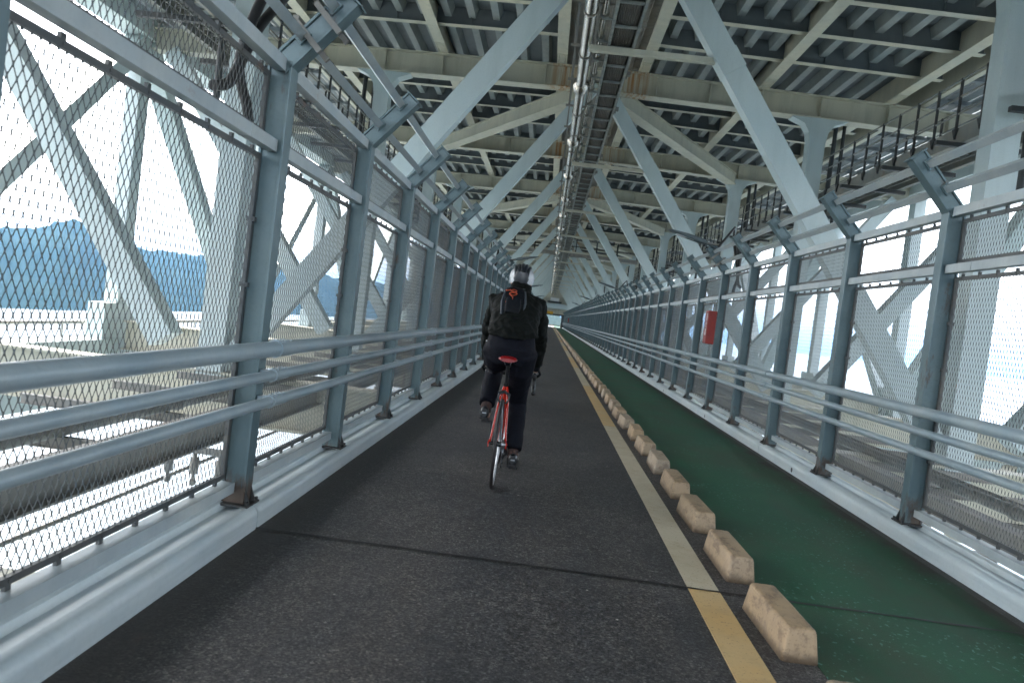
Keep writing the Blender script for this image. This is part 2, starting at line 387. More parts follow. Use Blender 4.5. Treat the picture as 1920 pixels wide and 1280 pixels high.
b = MB(); b.box(-1.66, 2.985, YA, 175, -.16, 0); struct(b, 'path', M['asphalt'])
b = MB(); b.box(1.298, 2.66, YA, 175, .0005, .004); struct(b, 'green_lane', M['green'])
b = MB(); b.box(.895, 1.06, YA, 175, .0005, .004); struct(b, 'lane_line', M['line'])
b = MB()
for k in range(-2, 24):
    y = 3.945 + 6.045*k; wv = .012 if k == 0 else .006
    n = 40; pts = [(KL+(KR-KL)*i/n, y+random.uniform(-.004, .004)) for i in range(n+1)]
    vs = [(x, yy-wv*random.uniform(.6, 1.3), .0065) for x, yy in pts] + [(x, yy+wv*random.uniform(.6, 1.3), .0065) for x, yy in pts]
    b.add(vs, [(i, i+1, n+2+i, n+1+i) for i in range(n)])
struct(b, 'path_joints', M['black_rubber'])

def kerb(side):
    prof = [(0, .0), (0, .070)] + [(.046-.046*math.cos(R(a)), .070+.052*math.sin(R(a))) for a in range(10, 91, 10)] + [(.070, .122), (.084, .104), (.165, .100), (.176, .116)]
    prof += [(.206-.03*math.cos(R(a)), .118+.022*math.sin(R(a))) for a in range(30, 181, 30)] + [(.24, .09), (.24, 0)]
    mb = MB(); y = YA; i = 0
    cuts = [YA] + [3.95+BAY*3*k for k in range(-2, 26) if 3.95+BAY*3*k < YB] + [YB]
    for a, c in zip(cuts[:-1], cuts[1:]):
        p = [(KL-x if side < 0 else KR+x, z) for x, z in prof]
        mb.prism(p, a+.006, c-.006, True)
    return mb
for s in (-1, 1):
    o = struct(kerb(s), 'kerb', M['kerb'])
    bm_ = o.data
    bm_.set_sharp_from_angle(angle=R(28))
b = MB()
for k in range(-1, 18):
    y = 3.62+BAY*1.55*k*1.6
    b.tube([(KR-.002, y, .045), (KR-.0006, y, .045)], .026, 14)
struct(b, 'kerb_drains', M['dark'])

# ---------------------------------------------------------------- fences
def strand_mesh(w_, h_, LW=.034, SW=.075):
    mb = MB(); nx = int(round(w_/(LW/2))); nz = int(round(h_/(SW/2))); dx = w_/nx; dz = h_/nz
    t = .00075; d = .0014
    for i in range(nx+1):
        for j in range(nz+1):
            if (i+j) % 2: continue
            y, z = i*dx, j*dz
            for dj in (-1, 1):
                if i < nx and 0 <= j+dj <= nz:
                    y2, z2 = y+dx, z+dj*dz; tt = t*.9
                    s_ = d*.5
                    # twisted strand: leans outwards like expanded metal
                    vs = [(-d, y-tt, z), (d, y+tt-.0004, z), (d*.6, y+tt+.001, z), (-d, y2-tt, z2), (d, y2+tt-.0004, z2), (d*.6, y2+tt+.001, z2)]
                    mb.add(vs, [(0, 1, 4, 3), (1, 2, 5, 4), (2, 0, 3, 5)])
            hb = .0095; wb = .0014
            z0, z1 = max(z-hb, 0), min(z+hb, h_)
            mb.box(-.0024, .0024, y-wb, y+wb, z0, z1)
    return mb
PW = BAY-.13
Z_BR, Z_MID, Z_TOP = .214, 2.02, 2.46       # bottom rail, middle rail, top rail
LZ0, LZ1 = .262, 1.968; UZ0, UZ1 = 2.068, 2.392
lower_me = strand_mesh(PW-.04, LZ1-LZ0-.05).mesh('mesh_panel', M['mesh'])
upper_me = strand_mesh(PW-.04, UZ1-UZ0-.05).mesh('mesh_strip', M['mesh'])
def PY(k): return Y0+BAY*k - (.30 if k < 0 else 0)
def frame_mb(z0, z1):
    mb = MB(); wv = .026
    for a, c in ((0, wv), (PW-wv, PW)): mb.box(-.010, .010, a, c, z0, z1)
    for a, c in ((z0, z0+wv), (z1-wv, z1)): mb.box(-.010, .010, wv, PW-wv, a, c)
    for k in range(8):            # tabs and bolts across the gap to the rails
        y = .09+(PW-.18)*k/7
        for zz, s in ((z0, -1), (z1, 1)):
            mb.box(-.007, .007, y-.011, y+.011, min(zz, zz+s*.022), max(zz, zz+s*.022))
            mb.box(-.013, .013, y-.006, y+.006, zz-s*.013-.006, zz-s*.013+.006)
    for k in range(1, 5):
        z = z0+(z1-z0)*k/5
        if z1-z0 > 1:
            for y in (.012, PW-.012): mb.box(-.022, .022, y-.012, y+.012, z-.012, z+.012)
    return mb
lframe_me = frame_mb(LZ0, LZ1).mesh('panel_frame', M['meshframe']); uframe_me = frame_mb(UZ0, UZ1).mesh('strip_frame', M['meshframe'])
def post_mb(s):
    # local: x grows outwards from the path (s = side), origin at the inner face on the kerb top
    mb = MB(); zb = .125
    def X(a): return s*a
    z_k = Z_TOP
    # welded H section: inner and outer flange plus a thick web, closed by cover plates
    mb.box(*sorted((X(0), X(.016))), -.052, .052, zb, z_k)
    mb.box(*sorted((X(.114), X(.13))), -.052, .052, zb, z_k)
    mb.box(*sorted((X(.016), X(.114))), -.040, .040, zb, z_k)
    for sy in (-1, 1):
        vs = [(X(.02), sy*.04, zb+.012), (X(-.045), sy*.03, zb+.012), (X(.0), sy*.03, zb+.10)]
    return mb
def arm_mb(s):
    mb = MB()
    p0 = Vector((s*.065, 0, Z_TOP-.012)); d = Vector((-s*.66, 0, .75)).normalized(); nrm = Vector((s*.75, 0, .66))
    nrm = (nrm - d*nrm.dot(d)).normalized(); ln = .50
    a = p0 - d*.02; c = p0 + d*ln
    mb.beam(a + nrm*.051, c + nrm*.051, .104, .016, nrm); mb.beam(a - nrm*.051, c - nrm*.051, .104, .016, nrm)
    mb.beam(a, c, .078, .086, nrm)
    mb.beam(c + d*.001, c + d*.012, .125, .14, nrm)
    for t in (.14, .36):          # pads where the rails are clamped
        mb.beam(p0+d*t+nrm*.02, p0+d*(t+.08)+nrm*.02, .112, .05, nrm)
    return mb, p0, d, nrm
def fence(s, label):
    x_in = KL-.07 if s < 0 else KR+.065
    root = thing('mesh_fence', label, 'fence', (x_in, 0, 0))
    pm = post_mb(s); plate = MB(); plate.box(*sorted((-s*.035, s*.165)), -.085, .085, .119, .131)
    for sy in (-1, 1):
        plate.box(*sorted((-s*.03, -s*.018)), sy*.062-.012, sy*.062+.012, .131, .15)
        vs = [(s*.0, sy*.045, .131), (-s*.03, sy*.045, .131), (s*.0, sy*.045, .21), (s*.0, sy*.035, .131), (-s*.03, sy*.035, .131), (s*.0, sy*.035, .21)]
        plate.add(vs, [(0, 1, 2), (5, 4, 3), (0, 3, 4, 1), (1, 4, 5, 2), (2, 5, 3, 0)])
    am, p0, d, nrm = arm_mb(s)
    pme = pm.mesh('post', M['fence']); plme = plate.mesh('base_plate', M['dark']); ame = am.mesh('bent_arm', M['fence'])
    br = MB(); br.box(*sorted((-s*.05, -s*.002)), -.03, .03, -.02, .02)
    brme = br.mesh('rail_bracket', M['rail'])
    for k in range(KMIN, KMAX+1):
        y = PY(k); ys = (PY(k+1)-y-.13)/PW
        po = put('post', pme, root, .003, (0, y, 0))
        put('base_plate', plme, po); put('bent_arm', ame, po, .003); 
        for z in (.97, .83, .69): put('rail_bracket', brme, po, 0, (0, 0, z))
        if k < KMAX:
            lp = put('mesh_panel', lower_me, root, 0, (s*.112, y+.065+.02, LZ0+.025)); put('panel_frame', lframe_me, lp, 0, (0, -.02, -LZ0-.025))
            lp.scale.y = ys
            up = put('mesh_strip', upper_me, root, 0, (s*.112, y+.065+.02, UZ0+.025)); put('strip_frame', uframe_me, up, 0, (0, -.02, -UZ0-.025)); up.scale.y = ys
    y0, y1 = Y0+BAY*KMIN, Y0+BAY*KMAX
    # square rails between posts, with small gaps at every post
    for nm, z, hh, mt in (('bottom_rail', Z_BR, .055, 'lightrail'), ('middle_rail', Z_MID, .062, 'lightrail'), ('top_rail', Z_TOP-.02, .066, 'lightrail')):
        mb = MB()
        for k in range(KMIN, KMAX):
            a, c = PY(k)+.054, PY(k+1)-.054
            mb.box(*sorted((s*.03, s*.09) if nm != 'bottom_rail' else (s*.055, s*.128)), a, c, z-hh/2, z+hh/2)
            if nm == 'middle_rail': mb.box(*sorted((s*.028, s*.092)), c-.34, c-.332, z-hh/2-.002, z+hh/2+.002)
        mb.build(nm, M[mt], root)
    for t in (.18, .40):
        mb = MB()
        for k in range(KMIN, KMAX):
            c0 = p0 + d*t + nrm*.035
            a, c = PY(k)+.05, PY(k+1)-.05
            mb.beam((c0.x, a, c0.z), (c0.x, c, c0.z), .052, .06, nrm)
        mb.build('overhead_rail', M['lightrail'], root)
    for z, r in ((.97, .041), (.83, .028), (.69, .028)):
        mb = MB(); mb.tube([(-s*.075, y0-.5, z), (-s*.075, y1+.5, z)], r, 18); o = mb.build('handrail', M['rail'], root)
        sl_ = MB()
        for k in range(KMIN+(0 if s < 0 else 0), KMAX, 3):
            y = Y0+BAY*k-.05
            sl_.tube([(-s*.075, y, z), (-s*.075, y+.21, z)], r+.004, 18)
            sl_.tube([(-s*.075, y-.006, z), (-s*.075, y+.006, z)], r+.007, 18)
            for q in range(4):
                for sx in (-1, 1): sl_.tube([(-s*.075+sx*r*.5, y+.04+q*.045, z+r*.8), (-s*.075+sx*r*.5, y+.04+q*.045, z+r*.85+.012)], .006, 6)
        sl_.build('rail_sleeve', M['rail'], o)
    return root
fl = fence(-1, 'tall steel mesh fence along the dark asphalt side, hills and sea behind it')
fr = fence(1, 'tall steel mesh fence along the green lane, red cabinet hung on it')

# ---------------------------------------------------------------- the bridge overhead and around
BR = thing('truss_bridge', 'pale grey steel truss bridge whose ribbed road deck roofs the path', 'bridge', (XC, 0, 0))
def P(name, me, y=0, bevel=0): return put(name, me, BR, bevel, (0, y, 0))
def bm(mb, name, m): return mb.mesh(name, M[m])
# local x is measured from the centre line
def X_(f):
    mb = MB(); f(mb); return mb
cb = MB()
for s in (-1, 1):
    a, c = (0, 0, 0), (s*12.6, 0, -.018*12.6)
    for (w_, h_, z) in ((.035, .56, 8.0), (.42, .035, 7.705), (.38, .03, 8.295)):
        cb.beam((s*.001, 0, z), (s*12.6, 0, z-.018*12.6), w_, h_)
    for x in (1.55, 3.0, 4.4, 6.0, 7.8, 9.4, 11): cb.box(s*x-.01, s*x+.01, -.17, .17, 7.72-.018*x, 8.28-.018*x)
cb_me = bm(cb, 'crossbeam', 'beamrust')
col = MB(); col.box(-.21, .21, -.2, .2, -.6, 7.58); col_me = bm(col, 'column', 'truss')
gus = MB()
for (sx) in (-1, 1):
    prof = [(sx*.21, 7.58), (sx*.21, 6.9), (sx*.26, 7.2), (sx*.40, 7.42), (sx*.75, 7.56), (sx*.75, 7.58)]
    n = len(prof); vs = [(x, -.19, z) for x, z in prof]+[(x, .19, z) for x, z in prof]
    gus.add(vs, [tuple(range(n)), tuple(range(n, 2*n))[::-1]] + [(i, (i+1) % n, (i+1) % n+n, i+n) for i in range(n)])
for i in range(3):
    for j in range(5):
        for sy in (-1, 1): gus.box(-.14+i*.14-.018, -.14+i*.14+.018, sy*.2-.012, sy*.2+.012, 6.95+j*.11, 6.95+j*.11+.036)
gus_me = bm(gus, 'gusset_plate', 'truss')
def strut(s):
    mb = MB(); mb.beam((s*.12, 0, 7.88), (s*5.6, 0, .15), .36, .25, (0, 1, 0)); return bm(mb, 'diagonal_strut', 'truss')
def ostrut(s):
    mb = MB(); mb.beam((s*6.85, 0, .2), (s*12.05, 0, 7.5), .42, .42, (0, 1, 0)); return bm(mb, 'outer_strut', 'truss')
def brace(s):
    mb = MB(); a, c = Vector((s*.5, .25, 7.66)), Vector((s*5.75, PAN-.2, 7.56))
    mb.beam(a, c, .30, .36); mb.beam(a-Vector((0, 0, .19)), c-Vector((0, 0, .19)), .42, .025); mb.beam(a+Vector((0, 0, .19)), c+Vector((0, 0, .19)), .42, .025)
    return bm(mb, 'lateral_brace', 'beam')
st_me = {s: strut(s) for s in (-1, 1)}; os_me = {s: ostrut(s) for s in (-1, 1)}; br_me = {s: brace(s) for s in (-1, 1)}
ch = MB()
bk = MB(); bk.box(-.19, .19, -.145, .135, -.17, .17); bk_me = bm(bk, 'strut_clip', 'truss')
fb = MB(); fb.box(-12.6, 12.6, -.02, .02, -1.0, -.25); fb.box(-12.6, 12.6, -.2, .2, -1.04, -1.0); fb.box(-12.6, 12.6, -.2, .2, -.25, -.21)
fb_me = bm(fb, 'floor_beam', 'beam')
tv = MB(); tv.box(-.2, .2, -.26, .26, -.75, 8.0); tv_me = bm(tv, 'truss_vertical', 'truss')
td = MB(); td.beam((0, .1, -.6), (0, PAN-.1, 7.7), .45, .55, (1, 0, 0)); tdu_me = bm(td, 'truss_diagonal', 'truss')
td = MB(); td.beam((0, .1, 7.7), (0, PAN-.1, -.6), .45, .55, (1, 0, 0)); tdd_me = bm(td, 'truss_diagonal', 'truss')
gn = MB()
gn.box(-.24, .24, -.9, .9, -.75, .25); gn_me = bm(gn, 'node_plate', 'truss')
bb = MB(); bb.beam((6.2, 0, -1.25), (12.4, PAN, -1.25), .3, .3); bbR = bm(bb, 'bottom_brace', 'beam')
bb = MB(); bb.beam((-6.2, 0, -1.25), (-12.4, PAN, -1.25), .3, .3); bbL = bm(bb, 'bottom_brace', 'beam')
rib = MB()
for s in (-1, 1):
    a0, a1 = 1.12, 8.3
    rib.beam((s*a0, 0, 8.73-.018*a0), (s*a1, 0, 8.73-.018*a1), .02, .44)
    rib.beam((s*a0, 0, 8.5-.018*a0), (s*a1, 0, 8.5-.018*a1), .2, .022)
    for x in (2.4, 3.5, 5.4, 6.5): rib.box(s*x-.008, s*x+.008, -.07, .07, 8.52-.018*x, 8.9-.018*x)
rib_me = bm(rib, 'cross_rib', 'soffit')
rf = MB()
for s in (-1, 1):
    a0, a1 = 1.12, 8.3
    rf.beam((s*a0, 0, 8.487-.018*a0), (s*a1, 0, 8.487-.018*a1), .2, .004)
rf_me = bm(rf, 'rib_flange', 'stringer')
dp_me = MB()
dp_me.tube([(6.62, .34, 4.2), (6.62, .34, 7.7)], .06, 8); dp_me.tube([(6.85, .34, 4.6), (6.85, .34, 7.7)], .05, 8); dp_me = bm(dp_me, 'downpipe', 'dark')
dpl = MB(); dpl.tube([(-6.62, .34, 4.2), (-6.62, .34, 7.7)], .06, 8); dpl.tube([(-6.35, .34, 4.6), (-6.35, .34, 7.7)], .05, 8); dpl = bm(dpl, 'downpipe', 'dark')
for n in NF:
    y = F0+PAN*n
    P('crossbeam', cb_me, y); P('floor_beam', fb_me, y); P('downpipe', dp_me, y); P('downpipe', dpl, y)
    for s in (-1, 1):
        c_ = P('column', col_me, y); c_.location.x = s*6.0; put('gusset_plate', gus_me, c_)
        t_ = P('diagonal_strut', st_me[s], y)
        if s > 0: k_ = put('strut_clip', bk_me, t_, 0, (1.695, 0, 5.66)); k_.rotation_euler = (0, R(-35.3), 0)
        P('outer_strut', os_me[s], y)
        if n % 2 == 0: P('lateral_brace', br_me[s], y)
        v_ = P('truss_vertical', tv_me, y); v_.location.x = s*13.0; put('node_plate', gn_me, v_)
        d_ = P('truss_diagonal', tdu_me if n % 2 else tdd_me, y); d_.location.x = s*13.0
    
    if n % 2: P('bottom_brace', bbR, y); P('bottom_brace', bbL, y)
    for q in range(1, 5):
        o = P('cross_rib', rib_me, y+q*PAN/5); put('rib_flange', rf_me, o)
for s in (-1, 1):
    for x, z0, z1 in ((1.12, 8.31, 8.94), (4.4, 8.31, 8.94), (7.76, 8.31, 8.94)):
        mb = MB(); zo = -.018*x
        mb.box(s*x-.012, s*x+.012, YA, YB, z0+.03+zo, z1+zo); mb.box(s*x-.14, s*x+.14, YA, YB, z0+zo, z0+.03+zo)
        mb.build('stringer', M['stringer'], BR)
    mb = MB()
    vs = [(s*1.0, YA, 8.955-.018), (s*8.6, YA, 8.955-.155), (s*8.6, YB, 8.955-.155), (s*1.0, YB, 8.955-.018)]
    mb.add(vs + [(x, y, z+.09) for x, y, z in vs], [(0, 1, 2, 3), (7, 6, 5, 4), (0, 4, 5, 1), (1, 5, 6, 2), (2, 6, 7, 3), (3, 7, 4, 0)])
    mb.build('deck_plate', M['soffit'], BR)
    x = 1.62
    while x < 8.3:
        zo = -.018*x
        if all(abs(x-q) > .25 for q in (4.4, 7.76)):
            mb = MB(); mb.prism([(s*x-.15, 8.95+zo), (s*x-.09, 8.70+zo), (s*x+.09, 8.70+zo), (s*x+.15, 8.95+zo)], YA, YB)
            mb.build('deck_rib', M['riblit'], BR)
        x += .62
    for nm, z0, z1, hw in (('lower_chord', -2.4, -.75, .32), ('upper_chord', 7.75, 8.65, .38)):
        mb = MB(); mb.box(s*13-hw, s*13+hw, YA, YB+20, z0, z1); mb.build(nm, M['truss'], BR)
    mb = MB(); mb.tube([(s*13.4, YA, -.36), (s*13.4, YB, -.36)], .05, 8)
    for k in range(60): mb.box(s*13.4-.02, s*13.4+.02, YA+k*2.5, YA+k*2.5+.05, -.76, -.36)
    mb.build('chord_rail', M['brown'], BR)
    # edge parapet of the road deck and the slatted strip outside it
    mb = MB(); mb.box(*sorted((s*8.6, s*8.75)), YA, YB, 8.2, 9.7); mb.build('deck_edge', M['beam'], BR)
    mb = MB(); x = 8.77
    while x < 12.5: mb.box(*sorted((s*x, s*(x+.255))), YA, YB, 8.5-.018*x, 8.56-.018*x); x += .30
    y = YA
    while y < YB: mb.box(*sorted((s*8.76, s*12.6)), y, y+.12, 8.38-.018*9, 8.5-.018*9-.02); y += 1.79
    mb.build('side_grating', M['soffit'], BR)
    # floor stringers beside and under the path
    for x, z0, z1 in ((4.25, -.52, -.24), (2.2, -.7, -.17)):
        mb = MB(); mb.box(s*x-.02, s*x+.02, YA, YB, z0, z1); mb.box(s*x-.12, s*x+.12, YA, YB, z0-.02, z0); mb.box(s*x-.12, s*x+.12, YA, YB, z1, z1+.02)
        mb.build('floor_stringer', M['brown'], BR)
    ar = MB(); ar.box(*sorted((s*4.38, s*6.4)), -.04, .04, -.36, -.35); ar.box(*sorted((s*4.38, s*6.4)), -.006, .006, -.35, -.26); ar.box(*sorted((s*4.38, s*6.4)), -.04, .04, -.26, -.25)
    ar_me = bm(ar, 'pipe_bracket', 'brown')
    for k in range(KMIN, KMAX): P('pipe_bracket', ar_me, Y0+BAY*k+.7)
    hg = MB(); hg.box(*sorted((s*4.3, s*5.9)), -.04, .04, -1.06, -.98)
    for q in (4.75, 5.1, 5.45):
        hg.tube([(s*q, 0, -1.06), (s*q, 0, -1.12), (s*q, 0, -1.13), (s*q, 0, -1.34), (s*q, 0, -1.35), (s*q, 0, -1.42)], [.03, .03, .06, .06, .025, .025], 8); hg.ball((s*q, 0, -1.46), .05, 8, 6)
    hg.tube([(s*4.36, 0, -1.0), (s*4.36, 0, -.52)], .03, 6)
    hg.box(*sorted((s*5.1, s*5.2)), 1.15, 1.25, -1.75, -.36); hg.beam((s*4.4, .35, -.55), (s*5.15, 1.2, -1.45), .07, .07)
    hg_me = bm(hg, 'hanger_bracket', 'brown')
    for k in range(-1, 25): P('hanger_bracket', hg_me, 4.55+k*BAY*3)
    for x, z in ((5.62, -1.52),):
        mb = MB(); mb.tube([(s*x, YA, z), (s*x, YB, z)], .025, 6); mb.build('lower_guide_rail', M['brown'], BR)
sp = MB(); sp.box(-.13, .13, -.34, .34, -.014, 0)
for i in (-1, 1):
    for j in range(-4, 5):
        if j: sp.box(i*.085-.014, i*.085+.014, j*.07-.014, j*.07+.014, -.03, -.014)
sp_me = bm(sp, 'splice_plate', 'stringer')
for n in NF:
    for s in (-1, 1):
        for x in (1.12, 4.4, 7.76):
            o = P('splice_plate', sp_me, F0+PAN*n-.62); o.location.x = s*x; o.location.z = 8.309-.018*x
# open median grating between the two carriageways
mb = MB()
y = YA
while y < YB:
    mb.box(-1.10, 1.10, y, y+.185, 8.93, 9.0); y += .2
for x in (-.9, -.45, 0, .45, .9): mb.box(x-.012, x+.012, YA, YB, 8.86, 8.93)
tag(mb.build('median_grating', M['brown'], BR))

# service pipes carried on the brackets beside the path
def svc(s, x, r, label, m='brown', z=None):
    mb = MB(); z = -.25+r if z is None else z
    mb.tube([(XC+s*x, YA, z), (XC+s*x, YB, z)], r, 12)
    y = YA
    while y < YB: mb.tube([(XC+s*x, y, z), (XC+s*x, y+.08, z)], r*1.22, 12); y += 5.5
    tag(mb.build('service_pipe', M[m]), label, 'pipe', 'service pipes beside the path')
svc(-1, 4.75, .075, 'thicker service pipe on brackets low outside the fence by the asphalt side', 'walk')
svc(-1, 5.15, .045, 'thin service pipe low outside the fence by the asphalt side', 'brown')
svc(1, 4.75, .075, 'thicker service pipe on brackets low outside the fence by the green lane', 'walk')
svc(1, 5.15, .045, 'thin service pipe low outside the fence by the green lane', 'brown')

# ---------------------------------------------------------------- inspection walkways hung outside the columns
def walkway(s, label):
    root = thing('inspection_walkway', label, 'walkway', (XC+s*6.75, 0, 5.45))
    g = MB(); y = YA
    while y < YB:
        g.box(-.36, .36, y, y+.05, 0, .03); y += .30
    for x in (-.3, -.1, .1, .3): g.box(x-.015, x+.015, YA, YB, -.04, 0)
    g.build('grating', M['walk'], root)
    for x in (-.42, .42):
        tb = MB(); tb.box(x-.012, x+.012, YA, YB, -.10, .20); tb.box(x-.05, x+.05, YA, YB, -.13, -.10)
        tb.build('toe_board', M['walk'], root)
    pst = MB(); pst.box(-.02, .02, -.02, .02, 0, 1.12)
    pst.add([(-.03, -.09, .19), (.03, -.09, .19), (.03, .09, .19), (-.03, .09, .19), (-.03, 0, .02), (.03, 0, .02)], [(0, 1, 2, 3), (0, 4, 5, 1), (3, 2, 5, 4), (0, 3, 4), (1, 5, 2)])
    pm_ = pst.mesh('railing_post', M['dark'])
    far = MB()
    for k in range(int((YB-YA)/.81)+1):
        y = YA+k*.81+.4
        if 10 <= k < 110: put('railing_post', pm_, root, 0, (-s*.44, y, 0))
        else: far.box(-s*.44-.02, -s*.44+.02, y-.02, y+.02, 0, 1.12)
        if k % 2 == 0: far.box(s*.44-.02, s*.44+.02, y-.02, y+.02, 0, 1.12)
    tag(far.build('railing_posts', M['dark'], root), kind='stuff')
    for x in (-.44, .44):
        for z in (1.1, .78, .46):
            rl = MB(); rl.tube([(x, YA, z), (x, YB, z)], .018, 6); rl.build('guard_rail', M['walk'], root)
    hb = MB(); hb.box(-.9, .6, -.05, .05, -.21, -.13); hm = hb.mesh('bracket', M['dark'])
    for k in range(int((YB-YA)/2.2)): put('bracket', hm, root, 0, (0, YA+k*2.2, 0))
    return root
walkway(-1, 'narrow inspection walkway with railings high outside the columns, on the hill side')
walkway(1, 'narrow inspection walkway with railings high outside the columns, above the green lane side')

# ---------------------------------------------------------------- pipes and cable tray under the deck
def silver_pipe():
    mb = MB(); x, z, r = .06, 5.78, .098
    root = thing('silver_pipe', 'fat shiny steel pipe with swollen couplings hung under the road deck', 'pipe', (x, 0, z))
    mb.tube([(0, YA, 0), (0, 138, 0)], r, 20); mb.build('pipe_run', M['pipe'], root)
    c1 = MB(); c1.tube([(0, -.22, 0), (0, -.16, 0), (0, -.10, 0), (0, .14, 0), (0, .2, 0), (0, .26, 0)], [r+.004, r+.045, r+.055, r+.05, r+.025, r+.004], 20)
    c1.torus((0, 0, 0), .01, .001)
    cm = c1.mesh('coupling', M['pipe'])
    k1 = MB(); k1.tube([(0, -.02, 0), (0, .02, 0)], r+.012, 20); k1.box(-.26, .34, -.03, .03, .10, .135); k1.tube([(.2, 0, .135), (.2, 0, 1.9)], .012, 6); k1.tube([(-.2, 0, .135), (-.2, 0, 1.9)], .012, 6)
    km = k1.mesh('pipe_hanger', M['brown'])
    y = 1.2; i = 0
    while y < 136:
        put('coupling', cm, root, 0, (0, y, 0)); y += 4.475
    y = .3
    while y < 136:
        put('pipe_hanger', km, root, 0, (0, y, 0)); y += 1.79
silver_pipe()
def thin_pipe():
    x, z, r = .265, 5.84, .05
    root = thing('lagged_pipe', 'thinner shiny ringed pipe between the fat pipe and the cable tray', 'pipe', (x, 0, z))
    mb = MB(); mb.tube([(0, YA, 0), (0, 138, 0)], r, 14); mb.build('pipe_run', M['pipe'], root)
    c = MB(); c.tube([(0, -.03, 0), (0, .03, 0)], r+.018, 14); c.box(-.03, .16, -.02, .02, -.075, -.055); cm = c.mesh('pipe_clamp', M['tray'])
    y = .5; k = 0
    while y < 137 and k < 100: put('pipe_clamp', cm, root, 0, (0, y, 0)); y += .9 if y < 60 else 2.4; k += 1
thin_pipe()
def cable_tray():
    x0, x1, z = .415, .80, 5.72
    root = thing('cable_tray', 'long weathered cable ladder with flaking side rails hung under the deck centre', 'cable tray', (0, 0, 0))
    for x, s in ((x0, -1), (x1, 1)):
        mb = MB(); mb.box(x-.022, x+.022, YA, 138, z-.004, z); mb.box(x+s*.018, x+s*.022, YA, 138, z, z+.13); mb.box(x-.022, x+.022, YA, 138, z+.13, z+.134)
        k = YA
        while k < 138: mb.box(x-.027, x+.027, k, k+.05, z-.010, z-.004); k += 3.0
        mb.build('side_rail', M['tray'], root)
    rg = MB(); rg.box(x0+.022, x1-.022, -.02, .02, z+.01, z+.035); rg.box(x0+.022, x1-.022, -.006, .02, z-.001, z+.01); rm = rg.mesh('rung', M['tray'])
    y = 1.0; k = 0
    while y < 88 and k < 100: put('rung', rm, root, 0, (0, y, 0)); y += .87; k += 1
    mb = MB()
    while y < 138: mb.box(x0+.022, x1-.022, y-.02, y+.02, z+.01, z+.035); y += .87
    tag(mb.build('far_rungs', M['tray'], root), kind='stuff')
    mb = MB()
    for i in range(9): mb.tube([(x0+.05+i*.034, YA, z+.055), (x0+.05+i*.034, 138, z+.055)], .016, 6)
    mb.build('cables', M['traybed'], root)
    mb = MB(); mb.box(x0+.02, x1-.02, YA, 138, z+.09, z+.1); mb.build('cover_plate', M['traybed'], root)
    am = MB(); am.box(x0-.3, 2.42, -.05, .05, z-.09, z-.011); am.box(x0-.3, 2.42, -.055, .055, z-.1, z-.09); am_me = am.mesh('support_arm', M['stringer'])
    for n in NF: put('support_arm', am_me, root, 0, (0, F0+PAN*n, 0))
    hg = MB(); hg.box(x1+.024, x1+.05, -.03, .03, z-.02, z+1.95); hg.box(x1+.024, x1+.10, -.05, .05, z+.03, z+.10); hm = hg.mesh('hanger', M['brown'])
    for n in range(60): put('hanger', hm, root, 0, (0, F0+PAN*(n-.5)/4+.3, 0))
cable_tray()

# ---------------------------------------------------------------- travelling gantry across the bridge and tower portal
def gantry():
    root = thing('inspection_gantry', 'dark railed walkway gantry crossing the bridge high above the path', 'gantry', (XC, 57, 6.15))
    mb = MB(); mb.box(-5.4, 5.4, -.4, .4, 0, .26); mb.build('platform', M['brown'], root)
    for y in (-.38, .38):
        for z in (.75, 1.3):
            r_ = MB(); r_.tube([(-5.4, y, z), (5.4, y, z)], .03, 6); r_.build('guard_rail', M['dark'], root)
        for k in range(8):
            p_ = MB(); p_.box(-.03, .03, -.03, .03, .26, 1.3); put('railing_post', p_.mesh('railing_post', M['dark']), root, 0, (-5.4+k*10.8/7, y, 0))
gantry()
def portal():
    Y = 141.5
    root = thing('tower_portal', 'grey bridge tower wall with a low dark framed opening at the far end', 'tower', (XC, Y, 0))
    o0, o1, zt = -1.15, 1.75, 2.15
    mb = MB(); mb.box(-14, o0, 0, 1.2, -3, 12); mb.box(o1, 14, 0, 1.2, -3, 12); mb.box(o0, o1, 0, 1.2, zt, 12); mb.build('wall', M['beam'], root)
    mb = MB(); mb.box(o0-.12, o0+.02, -.5, 1.3, 0, zt+.02); mb.box(o1-.02, o1+.45, -.5, 1.3, 0, zt+.02); mb.box(o0-.12, o1+.45, -.5, 1.3, zt+.02, zt+.3); mb.build('opening_frame', M['darkframe'], root)
    mb = MB(); mb.box(-1.6, .1, -.6, -.51, 2.35, 2.85); mb.build('hanging_sign', M['signyellow'], root)
    mb = MB(); mb.box(-.7, .9, -2.5, -.7, 4.75, 5.35); mb.build('pale_housing', M['whitepaint'], root)
    mb = MB(); mb.box(-1.2, 1.4, -2.7, -.01, 4.45, 4.70); mb.build('housing_shelf', M['darkframe'], root)
    mb = MB(); mb.box(-2.4, 4.2, -1.6, -.02, 3.4, 4.3); mb.build('portal_beam', M['truss'], root)
portal()
# arched backdrop added beyond the opening to tone down its sky brightness
def backdrop_arch():
    mb = MB(); n = 24; vs = []
    for i in range(n+1):
        a = math.pi*i/n; vs.append((XC+.2-2.6*math.cos(a), 168, 2.8*math.sin(a)))
    vs2 = [(x, 168.4, z) for x, y, z in vs]
    k = len(vs); mb.add(vs+vs2, [tuple(range(k)), tuple(range(k, 2*k))[::-1]] + [(i, i+1, i+1+k, i+k) for i in range(k-1)])
    return mb

tag(backdrop_arch().build('opening_backdrop', M['fence']), 'pale rounded backdrop added behind the low opening of the tower', 'wall')

